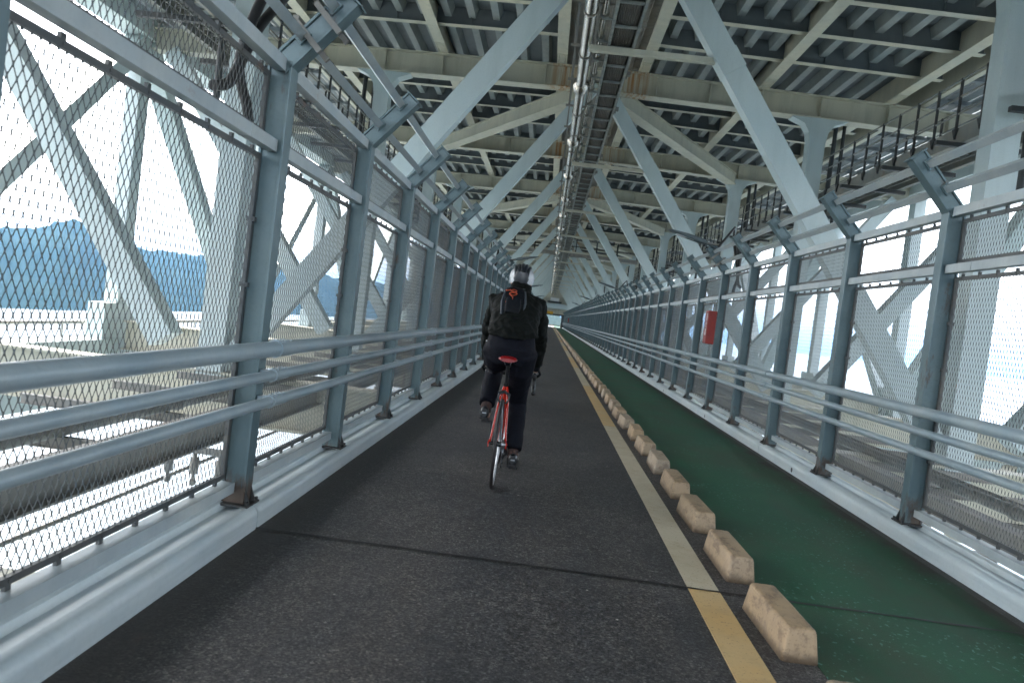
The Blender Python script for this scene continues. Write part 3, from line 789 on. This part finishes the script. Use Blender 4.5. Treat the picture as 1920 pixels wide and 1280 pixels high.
# ---------------------------------------------------------------- separator blocks
def block_mesh():
    import bmesh
    mb = MB(); l, wv, h, t = .60, .160, .140, .018
    vs = [(-wv/2, 0, 0), (wv/2, 0, 0), (wv/2, l, 0), (-wv/2, l, 0), (-wv/2+t, t*1.4, h), (wv/2-t, t*1.4, h), (wv/2-t, l-t*1.4, h), (-wv/2+t, l-t*1.4, h)]
    mb.add(vs, [(3, 2, 1, 0), (4, 5, 6, 7), (0, 1, 5, 4), (1, 2, 6, 5), (2, 3, 7, 6), (3, 0, 4, 7)])
    me = mb.mesh('separator_block', M['block'])
    b_ = bmesh.new(); b_.from_mesh(me)
    bmesh.ops.bevel(b_, geom=[e for e in b_.edges if max(v.co.z for v in e.verts) > .01], offset=.022, segments=4, profile=.6, affect='EDGES')
    bmesh.ops.subdivide_edges(b_, edges=b_.edges, cuts=2, use_grid_fill=True)
    for v in b_.verts:
        if v.co.z > .004: v.co += Vector((random.uniform(-1, 1), random.uniform(-1, 1), random.uniform(-1, 1)))*.0013
    for f in b_.faces: f.smooth = True
    b_.to_mesh(me); b_.free(); return me
bme = block_mesh()
first = {0: 'tan kerb block cut off by the bottom edge of the photo, nearest of the row', 1: 'stained orange tan kerb block nearest the camera, just before the dark joint',
         2: 'tan kerb block with dark stained top, just past the dark joint', 3: 'tan kerb block third past the bottom of the photo, second past the joint',
         4: 'tan kerb block third past the dark joint in the path'}
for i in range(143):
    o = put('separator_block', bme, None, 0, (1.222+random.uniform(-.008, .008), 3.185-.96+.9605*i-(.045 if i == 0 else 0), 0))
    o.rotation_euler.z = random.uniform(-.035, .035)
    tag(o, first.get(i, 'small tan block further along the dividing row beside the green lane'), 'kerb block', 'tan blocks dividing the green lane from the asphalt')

def curve(pts, k=4):
    pts = [Vector(p) for p in pts]; out = []
    for i in range(len(pts)-1):
        p0, p1, p2, p3 = pts[max(i-1, 0)], pts[i], pts[i+1], pts[min(i+2, len(pts)-1)]
        for j in range(k):
            t = j/k; out.append(.5*((2*p1)+(p2-p0)*t+(2*p0-5*p1+4*p2-p3)*t*t+(3*p1-p0-3*p2+p3)*t**3))
    out.append(pts[-1]); return out

# ---------------------------------------------------------------- path lamps on the fence arms
def lamp(s, k, label):
    x = (KL-.07-.065) if s < 0 else (KR+.065+.065)
    root = thing('path_lamp', label, 'lamp', (x, Y0+BAY*k, Z_TOP), 'lamps on the fence posts')
    d = Vector((-s*.66, 0, .75)).normalized(); tip = d*.50
    mb = MB(); mb.tube([tip+Vector((s*.12, -.09, -.02)), tip+Vector((-s*.0, -.09, .03)), tip+Vector((-s*.16, -.09, .07))], .03, 10); mb.build('arm', M['lamp'], root)
    h = MB(); a = tip+Vector((-s*.10, -.09, .06)); dx = Vector((-s*.97, 0, .22)).normalized(); up = Vector((s*.22, 0, .97))
    h.loft([(a, Vector((0, .04, 0)), up*.04), (a+dx*.12, Vector((0, .075, 0)), up*.05), (a+dx*.32, Vector((0, .11, 0)), up*.042), (a+dx*.55, Vector((0, .10, 0)), up*.022), (a+dx*.64, Vector((0, .05, 0)), up*.008)], 16, 2.6)
    hd = h.build('lamp_head', M['lamp'], root)
    gl = MB(); q = a+dx*.36-up*.034; gl.loft([(q-dx*.16, Vector((0, .07, 0)), up*.006), (q+dx*.14, Vector((0, .075, 0)), up*.006)], 12, 4); gl.build('lens', M['whitepaint'], hd)
    cl = MB()
    for t in (.2, .34):
        p_ = d*t; cl.beam(p_+Vector((s*.065, -.07, .05)), p_+Vector((-s*.075, -.07, -.09)), .03, .02, (0, 1, 0)); cl.beam(p_+Vector((s*.065, .07, .05)), p_+Vector((-s*.075, .07, -.09)), .03, .02, (0, 1, 0))
        cl.beam(p_+Vector((s*.065, -.08, .07)), p_+Vector((s*.065, .08, .07)), .03, .02)
    cl.beam(tip+Vector((s*.1, -.11, .035)), tip+Vector((-s*.08, -.11, .035)), .22, .012)
    cl.build('clamp', M['brown'], root)
    cd = MB()
    A = [(.155, .477, .64), (.155, .275, .43), (.155, .027, .2), (.155, -.118, .01), (.155, -.222, -.144), (.155, -.298, -.215), (.155, -.432, -.262)]
    B = [(.165, .40, .66), (.165, .169, .50), (.165, .0, .29), (.165, -.12, .068), (.165, -.16, -.06), (.165, -.124, -.15), (.16, -.036, -.24), (.155, .03, -.36)]
    for q in (A, B): cd.tube(curve([(s*a, b_, c_) for a, b_, c_ in q], 4), .027, 10)
    cd.tube(curve([(s*.155, .477, .64), (s*.13, .42, .78), (s*.06, .15, .74), tip+Vector((s*.12, -.09, .0))], 4), .02, 8)
    cd.build('conduit', M['black_rubber'], root)
lamp(-1, 0, 'lamp clamped with rusty plate to the nearest post of the hill side fence')
lamp(-1, 10, 'flat grey lamp showing just above the rider helmet, on the hill side fence')
lamp(1, 5, 'flat grey lamp reaching over the green lane above the red cabinet')
for s, k in ((-1, 20), (-1, 30), (1, 15), (1, 25), (1, 35)):
    lamp(s, k, 'small distant flat grey lamp on the %s' % ('hill side fence beyond the rider' if s < 0 else 'fence by the green lane, beyond the red cabinet'))

# ---------------------------------------------------------------- red extinguisher cabinets
def cabinet(y, label):
    root = thing('extinguisher_cabinet', label, 'fire cabinet', (KR-.0, y, 1.22), 'red cabinets on the green lane fence')
    mb = MB(); mb.box(-.075, .06, 0, .24, 0, .56); mb.build('case', M['redbox'], root, .012)
    d = MB(); d.box(-.082, -.0755, .012, .228, .012, .548); dr = d.build('door', M['redbox'], root, .002)
    h = MB(); h.box(-.092, -.0825, .19, .21, .24, .32); h.build('handle', M['alu'], dr)
    try:
        cu = bpy.data.curves.new('lettering', 'FONT'); cu.body = '消\n火\n器'; cu.size = .13; cu.align_x = 'CENTER'; cu.extrude = .0008; cu.space_line = .95
        to = bpy.data.objects.new('tmp', cu); COL.objects.link(to); bpy.context.view_layer.update()
        me = bpy.data.meshes.new_from_object(to.evaluated_get(bpy.context.evaluated_depsgraph_get())); bpy.data.objects.remove(to)
        me.materials.clear(); me.materials.append(M['whitepaint'])
        lt = put('lettering', me, dr, 0, (-.0832, .10, .40)); lt.rotation_euler = (R(90), 0, R(-90))
    except Exception as e: print('text', e)
    bk_ = MB(); bk_.box(.0605, .085, .02, .22, .08, .10); bk_.box(.0605, .085, .02, .22, .44, .46); bk_.build('bracket', M['dark'], root)
cabinet(12.84, 'bright red fire extinguisher cabinet hung on the fence beside the green lane')
cabinet(103.5, 'tiny far red cabinet on the green lane fence near the tower')

# ---------------------------------------------------------------- bicycle (local: y forward, origin at rear wheel contact)
def limb(mb, pts, rad, n=14, up=(1, 0, 0)):
    pts = [Vector(p) for p in pts]; secs = []
    for i, p in enumerate(pts):
        t = (pts[min(i+1, len(pts)-1)]-pts[max(i-1, 0)]).normalized(); u = Vector(up); u = (u-t*u.dot(t)).normalized(); v = t.cross(u)
        r = rad[i]; r = r if isinstance(r, tuple) else (r, r)
        secs.append((p, u*r[0], v*r[1]))
    mb.loft(secs, n)
def bicycle(loc, label, paint):
    root = thing('bicycle', label, 'bicycle', loc)
    RA, FA, BB, WR = Vector((0, 0, .335)), Vector((0, .985, .335)), Vector((0, .405, .268)), .335
    ST, HT0, HT1 = Vector((0, .235, .76)), Vector((0, .80, .58)), Vector((0, .755, .735))
    f = MB()
    f.tube([BB, ST], .017, 12); f.tube([BB+Vector((0, .01, .01)), HT0], .024, 12); f.tube([ST+Vector((0, 0, -.03)), HT1+Vector((0, .005, -.02))], .018, 12); f.tube([HT0-Vector((0, -.008, .02)), HT1+Vector((0, 0, .01))], .022, 12)
    for s in (-1, 1):
        f.tube(curve([ST+Vector((s*.012, -.01, -.02)), (s*.034, .13, .62), (s*.055, .03, .37), (s*.066, 0, .335)]), .0085, 10)
        f.tube(curve([BB+Vector((s*.025, -.01, 0)), (s*.038, .30, .277), (s*.06, .06, .33), (s*.066, 0, .335)]), .010, 10)
        f.box(s*.066-.004, s*.066+.004, -.03, .03, .31, .36)
    f.tube([BB-Vector((.036, 0, 0)), BB+Vector((.036, 0, 0))], .023, 14)
    f.build('frame', M[paint], root)
    fk = MB()
    for s in (-1, 1): fk.tube(curve([HT0+Vector((s*.02, .01, -.02)), (s*.045, .845, .52), (s*.052, .94, .40), (s*.05, .985, .335)]), .011, 10)
    fk.build('fork', M[paint], root)
    for c, nm in ((RA, 'r'), (FA, 'f')):
        wv = MB(); wv.torus(c, WR-.012, .0125, 'x', 56, 10); t = wv.build('wheel', M['tyre'], root)
        rm = MB(); rm.torus(c, WR-.032, .010, 'x', 56, 8); rm.torus(c, WR-.043, .006, 'x', 56, 6); rm.build('rim', M['alu'], t)
        sp = MB()
        for k in range(24):
            a = 2*math.pi*k/24; s = 1 if k % 2 else -1; a2 = a+(.5 if k % 4 < 2 else -.5)
            sp.tube([c+Vector((s*.03, .02*math.cos(a2), .02*math.sin(a2))), c+Vector((0, (WR-.04)*math.cos(a), (WR-.04)*math.sin(a)))], .0012, 4, False)
        sp.build('spokes', M['alu'], t)
        hb = MB(); hb.tube([c-Vector((.07, 0, 0)), c+Vector((.07, 0, 0))], .010, 8); hb.tube([c-Vector((.03, 0, 0)), c+Vector((.03, 0, 0))], .02, 12); hb.build('hub', M['blackalloy'], t)
    cs = MB()
    for i in range(7): cs.tube([(.034+i*.0042, 0, .335), (.036+i*.0042, 0, .335)], .052-.005*i, 18)
    cs.build('cassette', M['alu'], root)
    rd = MB(); rd.tube(curve([(.066, -.005, .32), (.075, .02, .27), (.05, .06, .235), (.045, .055, .18)]), .012, 8); rd.tube([(.042, .06, .24), (.048, .06, .24)], .024, 12); rd.tube([(.042, .055, .175), (.048, .055, .175)], .024, 12); rd.build('derailleur', M['blackalloy'], root)
    cn = MB(); cn.tube([(.05, 0, .385), (.048, .405, .365)], .004, 6); cn.tube([(.046, .055, .152), (.048, .405, .172)], .004, 6); cn.build('chain', M['dark'], root)
    ck = MB(); ck.torus((.048, .405, .268), .094, .004, 'x', 36, 6); ck.torus((.052, .405, .268), .07, .004, 'x', 36, 6)
    for k in range(5): a = k*2*math.pi/5; ck.beam(BB+Vector((.05, 0, 0)), BB+Vector((.05, .092*math.cos(a), .092*math.sin(a))), .006, .016, (1, 0, 0))
    ck.beam(BB+Vector((.07, 0, .01)), BB+Vector((.085, .0, -.17)), .014, .024, (0, 1, 0)); ck.beam(BB+Vector((-.07, 0, -.01)), BB+Vector((-.085, .0, .17)), .014, .024, (0, 1, 0))
    ck.build('crankset', M['blackalloy'], root)
    for s, dz in ((1, -.17), (-1, .17)):
        pd = MB(); c = BB+Vector((s*.13, 0, dz)); pd.box(c.x-.035, c.x+.035, c.y-.04, c.y+.04, c.z-.010, c.z+.010); pd.tube([c-Vector((s*.045, 0, 0)), c], .008, 8); pd.build('pedal', M['blackalloy'], root)
    sp_ = MB(); sd_ = (ST-BB).normalized(); sp_.tube([ST, ST+sd_*.16], .0138, 12); sp_.tube([ST-sd_*.01, ST+sd_*.015], .02, 12); sp_.box(-.022, .022, ST.y-.075, ST.y-.01, .905, .925)
    sp_.build('seatpost', M['blackalloy'], root)
    sa = MB(); y0 = .045
    sa.loft([((0, y0, .957), (.055, 0, 0), (0, 0, .014)), ((0, y0+.02, .965), (.071, 0, 0), (0, 0, .022)), ((0, y0+.08, .965), (.066, 0, 0), (0, 0, .024)), ((0, y0+.15, .962), (.036, 0, 0), (0, 0, .022)), ((0, y0+.25, .962), (.02, 0, 0), (0, 0, .018)), ((0, y0+.275, .957), (.012, 0, 0), (0, 0, .01))], 18)
    s_o = sa.build('saddle', M['saddle'], root)
    rl = MB()
    for s in (-1, 1): rl.tube(curve([(s*.028, y0+.01, .945), (s*.02, y0+.06, .925), (s*.02, y0+.15, .922), (s*.008, y0+.24, .945)]), .0035, 6)
    rl.build('saddle_rails', M['alu'], s_o)
    bc = MB(); yb, zb = .118, .675
    for s in (-1, 1): bc.tube(curve([(0, yb, zb+.035), (s*.035, yb-.01, zb+.02), (s*.038, yb-.015, zb-.02), (s*.018, yb-.02, zb-.045)]), .008, 8)
    bc.tube([(-.05, yb-.01, zb+.03), (.0, yb-.01, zb+.05), (.05, yb-.01, zb+.02)], .006, 8); bc.build('brake_caliper', M['blackalloy'], root)
    stt = MB(); top = HT1+Vector((0, -.012, .05)); stt.tube([HT1, top], .018, 10); stt.tube([top, top+Vector((0, .095, .015))], .016, 10); stt.build('stem', M['blackalloy'], root)
    hbz = top+Vector((0, .095, .015)); hb = MB(); rr = .205
    hb.tube([hbz-Vector((rr-.03, 0, 0)), hbz+Vector((rr-.03, 0, 0))], .0155, 12)
    for s in (-1, 1):
        p = [(s*(rr-.04), hbz.y, hbz.z), (s*rr, hbz.y+.02, hbz.z), (s*rr, hbz.y+.075, hbz.z-.01), (s*rr, hbz.y+.088, hbz.z-.06), (s*(rr+.003), hbz.y+.055, hbz.z-.115), (s*(rr+.006), hbz.y-.07, hbz.z-.135)]
        hb.tube(curve(p), .016, 12)
        hb.ball((s*(rr+.006), hbz.y-.072, hbz.z-.135), .018, 10, 6)
    hb.build('handlebar', M['blackalloy'], root)
    for s in (-1, 1):
        lv = MB(); lv.loft([((s*rr, hbz.y+.07, hbz.z+.005), (.016, 0, 0), (0, 0, .02)), ((s*rr, hbz.y+.11, hbz.z+.02), (.015, 0, 0), (0, 0, .022)), ((s*rr, hbz.y+.135, hbz.z+.05), (.012, 0, 0), (0, .012, .012))], 12)
        lv.tube(curve([(s*rr, hbz.y+.125, hbz.z+.01), (s*(rr-.004), hbz.y+.13, hbz.z-.05), (s*(rr-.008), hbz.y+.10, hbz.z-.11)]), .006, 8); lv.build('brake_lever', M['blackalloy'], root)
    return root, hbz, rr

def cloth(o, vox, disp=.006, size=.09, it=4):
    r_ = o.modifiers.new('remesh', 'REMESH'); r_.mode = 'VOXEL'; r_.voxel_size = vox; r_.use_smooth_shade = True
    s_ = o.modifiers.new('smooth', 'SMOOTH'); s_.factor = .5; s_.iterations = it
    if disp:
        t = bpy.data.textures.get('folds%.2f' % size) or bpy.data.textures.new('folds%.2f' % size, 'CLOUDS'); t.noise_scale = size; t.noise_depth = 3
        d = o.modifiers.new('folds', 'DISPLACE'); d.texture = t; d.strength = disp*2; d.mid_level = .5; d.texture_coords = 'LOCAL'
    return o
def rider(loc, label, jacket, hbz, rr, bag=True):
    root = thing('person', label, 'person', loc)
    hipz = .985
    # joints (x side, y forward, z up), local to the bicycle
    def J(s):
        hip = Vector((s*.088, .27, hipz-.01))
        if s > 0: kn, an, toe = Vector((.098, .555, .60)), Vector((.118, .345, .205)), Vector((.13, .475, .135))
        else: kn, an, toe = Vector((-.125, .70, .855)), Vector((-.140, .345, .545)), Vector((-.135, .48, .485))
        sh = Vector((s*.168, .58, 1.39)); el = Vector((s*.222, .66, 1.15)); wr = Vector((s*.212, hbz.y+.015, hbz.z+.085))
        return hip, kn, an, toe, sh, el, wr
    torso = [(Vector((0, .27, .93)), .16, .12), (Vector((0, .255, 1.02)), .192, .135), (Vector((0, .30, 1.14)), .172, .12), (Vector((0, .40, 1.25)), .172, .122), (Vector((0, .51, 1.345)), .188, .125), (Vector((0, .58, 1.41)), .165, .10), (Vector((0, .63, 1.45)), .085, .07)]
    def torso_secs(g):
        out = []
        for i, (c, a, b_) in enumerate(torso):
            t = (torso[min(i+1, 6)][0]-torso[max(i-1, 0)][0]).normalized(); u = Vector((1, 0, 0)); v = t.cross(u); out.append((c, u*(a+g), v*(b_+g)))
        return out
    hd = Vector((0, .75, 1.575)); body = MB(); body.loft(torso_secs(-.012), 20)
    limb(body, [(0, .62, 1.44), (0, .67, 1.50), (0, .71, 1.54)], [.06, .056, .055])
    body.loft([(hd+Vector((0, .02, -.105)), Vector((.045, 0, 0)), Vector((0, .05, 0))), (hd+Vector((0, .015, -.07)), Vector((.066, 0, 0)), Vector((0, .078, 0))), (hd, Vector((.076, 0, 0)), Vector((0, .095, 0))), (hd+Vector((0, -.01, .06)), Vector((.07, 0, 0)), Vector((0, .088, 0))), (hd+Vector((0, -.01, .105)), Vector((.035, 0, 0)), Vector((0, .045, 0)))], 18)
    body.ball(hd+Vector((0, .105, -.015)), (.014, .022, .024), 8, 6); body.ball(hd+Vector((0, .088, -.06)), (.026, .014, .010), 8, 6); body.ball(hd+Vector((0, .09, .025)), (.05, .014, .012), 8, 6)
    for s in (-1, 1):
        hip, kn, an, toe, sh, el, wr = J(s)
        body.ball(hd+Vector((s*.078, 0, -.005)), (.012, .022, .034), 8, 6)
        limb(body, [hip+Vector((0, 0, .03)), hip.lerp(kn, .5), kn, kn.lerp(an, .35), an], [.095, .078, .056, .055, .036])
        limb(body, [an+Vector((0, -.035, -.03)), an.lerp(toe, .5)+Vector((0, 0, -.03)), toe], [.034, .036, .03])
        limb(body, [sh, sh.lerp(el, .5), el, el.lerp(wr, .5), wr], [.06, .05, .042, .038, .027]); body.ball(wr.lerp(Vector((s*rr, hbz.y+.07, hbz.z+.03)), .6), (.032, .04, .026), 10, 6)
    bo = cloth(body.build('body', M['skin'], root), .011, 0, it=3)
    ey = MB()
    for s in (-1, 1): ey.ball(hd+Vector((s*.03, .088, .008)), .011, 8, 6)
    ey.build('eyes', M['helmetwhite'], bo)
    # trousers
    tr = MB(); ts = torso_secs(.006)[:3]; ts.append((Vector((0, .35, 1.22)), Vector((.165, 0, 0)), ts[2][2])); tr.loft(ts, 20)
    for s in (-1, 1):
        hip, kn, an, toe, sh, el, wr = J(s)
        end = an.lerp(kn, .10)
        limb(tr, [hip+Vector((s*.012, -.02, .05)), hip.lerp(kn, .22)+Vector((0, -.012, 0)), hip.lerp(kn, .6), kn, kn.lerp(end, .3)+Vector((0, -.012, 0)), kn.lerp(end, .75)+Vector((0, -.012, 0)), end+Vector((0, -.012, 0))], [(.118, .125), (.112, .118), .088, .073, .078, .071, .066])
    cloth(tr.build('trousers', M['trousers'], bo), .011, .007, .11)
    pk = MB(); pk.box(-.192, -.184, .185, .215, 1.075, 1.085); pk.build('reflective_tab', M['helmetwhite'], bo)
    # jacket
    jk = MB(); js = torso_secs(.022)[1:]; js[0] = (Vector((0, .27, 1.15)), Vector((.205, 0, 0)), Vector((0, .16, .03))); jk.loft(js, 22)
    limb(jk, [(0, .59, 1.42), (0, .64, 1.49), (0, .675, 1.545)], [.10, .092, .084])
    for s in (-1, 1):
        hip, kn, an, toe, sh, el, wr = J(s)
        limb(jk, [sh+Vector((-s*.09, -.02, .015)), sh, sh.lerp(el, .5), el, el.lerp(wr, .5), el.lerp(wr, .93)], [.085, .082, .068, .058, .052, .043])
    hem = MB()
    jo = cloth(jk.build('jacket', M[jacket], bo), .009, .02, .07)
    # socks, shoes, gloves
    for s in (-1, 1):
        hip, kn, an, toe, sh, el, wr = J(s)
        sk = MB(); limb(sk, [an.lerp(kn, .17), an, an+Vector((0, -.005, -.03))], [.044, .042, .042]); sk.build('sock', M['sock'], bo)
        s_ = MB(); heel = an+Vector((0, -.055, -.055 if s > 0 else -.05)); fl = (toe-an); 
        sole = -.068
        dv = Vector((0, .27, (toe.z-an.z+.03)*1.0)); h0 = an+Vector((s*.004, -.07, sole+.04))
        s_.loft([(h0, Vector((.024, 0, 0)), Vector((0, 0, .035))), (h0+dv*.08, Vector((.036, 0, 0)), Vector((0, 0, .052))), (h0+dv*.28, Vector((.038, 0, 0)), Vector((0, 0, .052))), (h0+dv*.55, Vector((.042, 0, 0)), Vector((0, 0, .038))), (h0+dv*.82, Vector((.045, 0, 0)), Vector((0, 0, .03))), (h0+dv, Vector((.026, 0, 0)), Vector((0, 0, .016)))], 16)
        sh_o = s_.build('shoe', M['shoe'], bo)
        so_ = MB(); so_.beam(h0+Vector((0, .0, -.045)), h0+dv*.95+Vector((0, 0, -.032)), .066, .016); so_.box(h0.x-.02, h0.x+.02, h0.y+.12, h0.y+.17, h0.z-.07, h0.z-.05); so_.build('sole', M['black_rubber'], sh_o, .004)
        rs = MB(); rs.box(h0.x-.016, h0.x+.016, h0.y-.010, h0.y+.004, h0.z-.005, h0.z+.004); rs.build('heel_tab', M['alu'], sh_o)
        gm = MB(); palm = Vector((s*rr, hbz.y+.075, hbz.z+.038)); limb(gm, [wr+Vector((0, -.02, .012)), wr.lerp(palm, .35), palm+Vector((0, -.005, .018)), palm+Vector((0, .03, .018))], [.034, .034, (.042, .026), (.040, .02)])
        for q in range(4):
            fx = s*rr+(q-1.5)*.006*0; base = palm+Vector((s*.034, -.03+.022*q, .006)); l_ = (.9, 1.0, .95, .75)[3-q]
            limb(gm, [base, base+Vector((s*.012, .006, -.028*l_)), base+Vector((-s*.006, .010, -.05*l_)), base+Vector((-s*.032, .008, -.056*l_))], [.0115, .0105, .010, .0085], 8, (0, 1, 0))
        tb = palm+Vector((-s*.03, -.02, .01)); limb(gm, [tb, tb+Vector((-s*.012, .02, -.02)), tb+Vector((-s*.004, .05, -.04))], [.013, .0115, .0095], 8)
        cloth(gm.build('glove', M['glove'], bo), .0055, 0, it=2)
    # helmet
    hc = hd+Vector((0, -.015, .045)); ht = MB()
    ht.loft([(hc+Vector((0, .0, -.045)), Vector((.100, 0, 0)), Vector((0, .130, .02))), (hc+Vector((0, 0, .0)), Vector((.105, 0, 0)), Vector((0, .138, .01))), (hc+Vector((0, 0, .045)), Vector((.094, 0, 0)), Vector((0, .12, 0))), (hc+Vector((0, 0, .085)), Vector((.06, 0, 0)), Vector((0, .085, 0))), (hc+Vector((0, 0, .10)), Vector((.02, 0, 0)), Vector((0, .04, 0)))], 24)
    he = ht.build('helmet', M['helmetwhite'], bo)
    rb = MB()
    for k in range(-2, 3):
        x = k*.03; pts = []
        for i in range(13):
            t = math.pi*(i/12)*.98; z_ = math.sin(t); pts.append(hc+Vector((x*(1-.2*abs(math.cos(t))), -.137*math.cos(t)*(1-abs(k)*.06), .105*z_*(1-.05*k*k)-.005)))
        rb.tube(pts, [.012+.006*math.sin(math.pi*i/12) for i in range(13)], 8)
    rb.build('helmet_ribs', M['helmetblack'], he)
    bk2 = MB(); bk2.loft([(hc+Vector((0, -.12, -.06)), Vector((.05, 0, 0)), Vector((0, .02, .0))), (hc+Vector((0, -.128, -.02)), Vector((.064, 0, 0)), Vector((0, .02, .0))), (hc+Vector((0, -.115, .035)), Vector((.05, 0, 0)), Vector((0, .03, .0)))], 14); bk2.build('helmet_back', M['helmetblack'], he)
    hr = MB(); hr.loft([(hd+Vector((0, -.06, -.09)), Vector((.05, 0, 0)), Vector((0, .03, 0))), (hd+Vector((0, -.05, -.04)), Vector((.073, 0, 0)), Vector((0, .06, 0))), (hd+Vector((0, -.03, .02)), Vector((.08, 0, 0)), Vector((0, .08, 0)))], 16); hr.build('hair', M['black_rubber'], bo)
    return root, torso
def backpack(loc, label):
    c = Vector((-.02, .40, 1.355)); sc = Vector((.74, .9, .74))
    root = thing('backpack', label, 'backpack', Vector(loc) + Vector((c.x*(1-sc.x)-.005, c.y*(1-sc.y), c.z*(1-sc.z)+.025))); root.scale = sc
    ax = Vector((0, .42, .9)).normalized(); out = Vector((0, -.9, .42)).normalized()
    mb = MB(); W = .112
    secs = []
    for t, w_, dpt in ((-.155, .08, .03), (-.145, W, .06), (-.06, W+.008, .075), (.06, W+.006, .075), (.13, W-.004, .062), (.175, W-.02, .045), (.20, .06, .02)):
        secs.append((c+ax*t+out*(dpt*.3), Vector((w_, 0, 0)), out*dpt))
    mb.loft(secs, 22, 3.2); o = cloth(mb.build('bag_body', M['bag'], root), .010, .006, .06, 2)
    pk = MB(); pk.loft([(c+ax*-.135+out*.085, Vector((.075, 0, 0)), out*.02), (c+ax*-.05+out*.10, Vector((.085, 0, 0)), out*.03), (c+ax*.02+out*.10, Vector((.075, 0, 0)), out*.022)], 18, 3.2); pk.build('front_pocket', M['bag'], root)
    for s in (-1, 1):
        sd_ = MB(); sd_.loft([(c+ax*-.15+out*.02+Vector((s*.108, 0, 0)), Vector((.02, 0, 0)), out*.05), (c+ax*.0+out*.03+Vector((s*.122, 0, 0)), Vector((.018, 0, 0)), out*.055), (c+ax*.15+out*.02+Vector((s*.104, 0, 0)), Vector((.012, 0, 0)), out*.04)], 14); sd_.build('side_panel', M['baggrey'], root)
        stp = MB()
        pts = curve([c+ax*.19+Vector((s*.065, 0, 0)), c+ax*.24-out*.09+Vector((s*.085, 0, 0)), c+ax*.16-out*.245+Vector((s*.115, 0, 0)), c+ax*-.02-out*.29+Vector((s*.13, 0, 0)), c+ax*-.12-out*.16+Vector((s*.185, 0, 0)), c+ax*-.14-out*.02+Vector((s*.115, 0, 0))], 5)
        stp.loft([(p, Vector((.02, 0, 0)), out*.006) for p in pts], 8); stp.build('shoulder_strap', M['baggrey'], root)
    # bungee cord
    cd = MB()
    def pp(u, t): return c+ax*(t*.72+.035)+out*.134+Vector((u*.72-.012, 0, 0))
    loop = [(.0, -.02), (-.055, .035), (.0, .055), (.052, .035), (.0, .012), (-.055, .035), (-.03, .06), (.045, .105), (.0, .13), (-.045, .105), (.03, .07), (.06, .04)]
    cd.tube(curve([pp(u, t)-out*(.03 if t > .09 else 0) for u, t in loop], 5), .0036, 6); cd.torus(pp(0, -.03), .013, .004, 'x', 12, 6)
    cd.tube(curve([pp(-.05, .135)-out*.05, pp(-.10, .125)-out*.06, pp(-.135, .15)-out*.09], 4), .007, 6); cd.tube(curve([pp(-.13, .15)-out*.09, pp(-.14, .10)-out*.11], 3), .008, 6)
    cd.tube([pp(-.085, -.06)-out*.04, pp(-.09, -.09)-out*.04], .009, 6)
    cd.build('bungee_cord', M['orange'], root)
    lg = MB(); lg.box(-.03, .03, 0, .004, -.006, .006); l_ = lg.build('reflective_bar', M['alu'], root); l_.location = pp(.0, -.118)-out*.02
    return root
BX, BY = -.262, 5.60
bk_root, hbz, rr = bicycle((BX, BY, 0), 'red road bicycle under the rider in black, on the asphalt', 'red')
rider((BX, BY, 0), 'cyclist in black jacket and navy trousers riding away, white and black helmet', 'jacket', hbz, rr)
backpack((BX, BY, 0), 'small dark backpack with orange bungee cord on the cyclist in black')
o2, h2, r2 = bicycle((-.43, 11.2, 0), 'dark road bicycle of the second rider, mostly hidden behind the cyclist in black', 'blackalloy')
rider((-.43, 11.2, 0), 'second cyclist in pink top riding ahead, mostly hidden behind the cyclist in black', 'pinkcloth', h2, r2)

# ---------------------------------------------------------------- air
hz = MB(); hz.box(-7000, 7000, -3000, 12000, -61, 240)
hm = bpy.data.materials.new('haze'); hm.use_nodes = True; hn = hm.node_tree; hn.nodes.remove(hn.nodes['Principled BSDF'])
pv = hn.nodes.new('ShaderNodeVolumePrincipled'); pv.inputs['Density'].default_value = 6.5e-5; pv.inputs['Color'].default_value = (.30, .60, 1.0, 1); pv.inputs['Anisotropy'].default_value = .2
hn.links.new(pv.outputs[0], hn.nodes['Material Output'].inputs['Volume'])
tag(hz.build('haze', hm), kind='stuff')
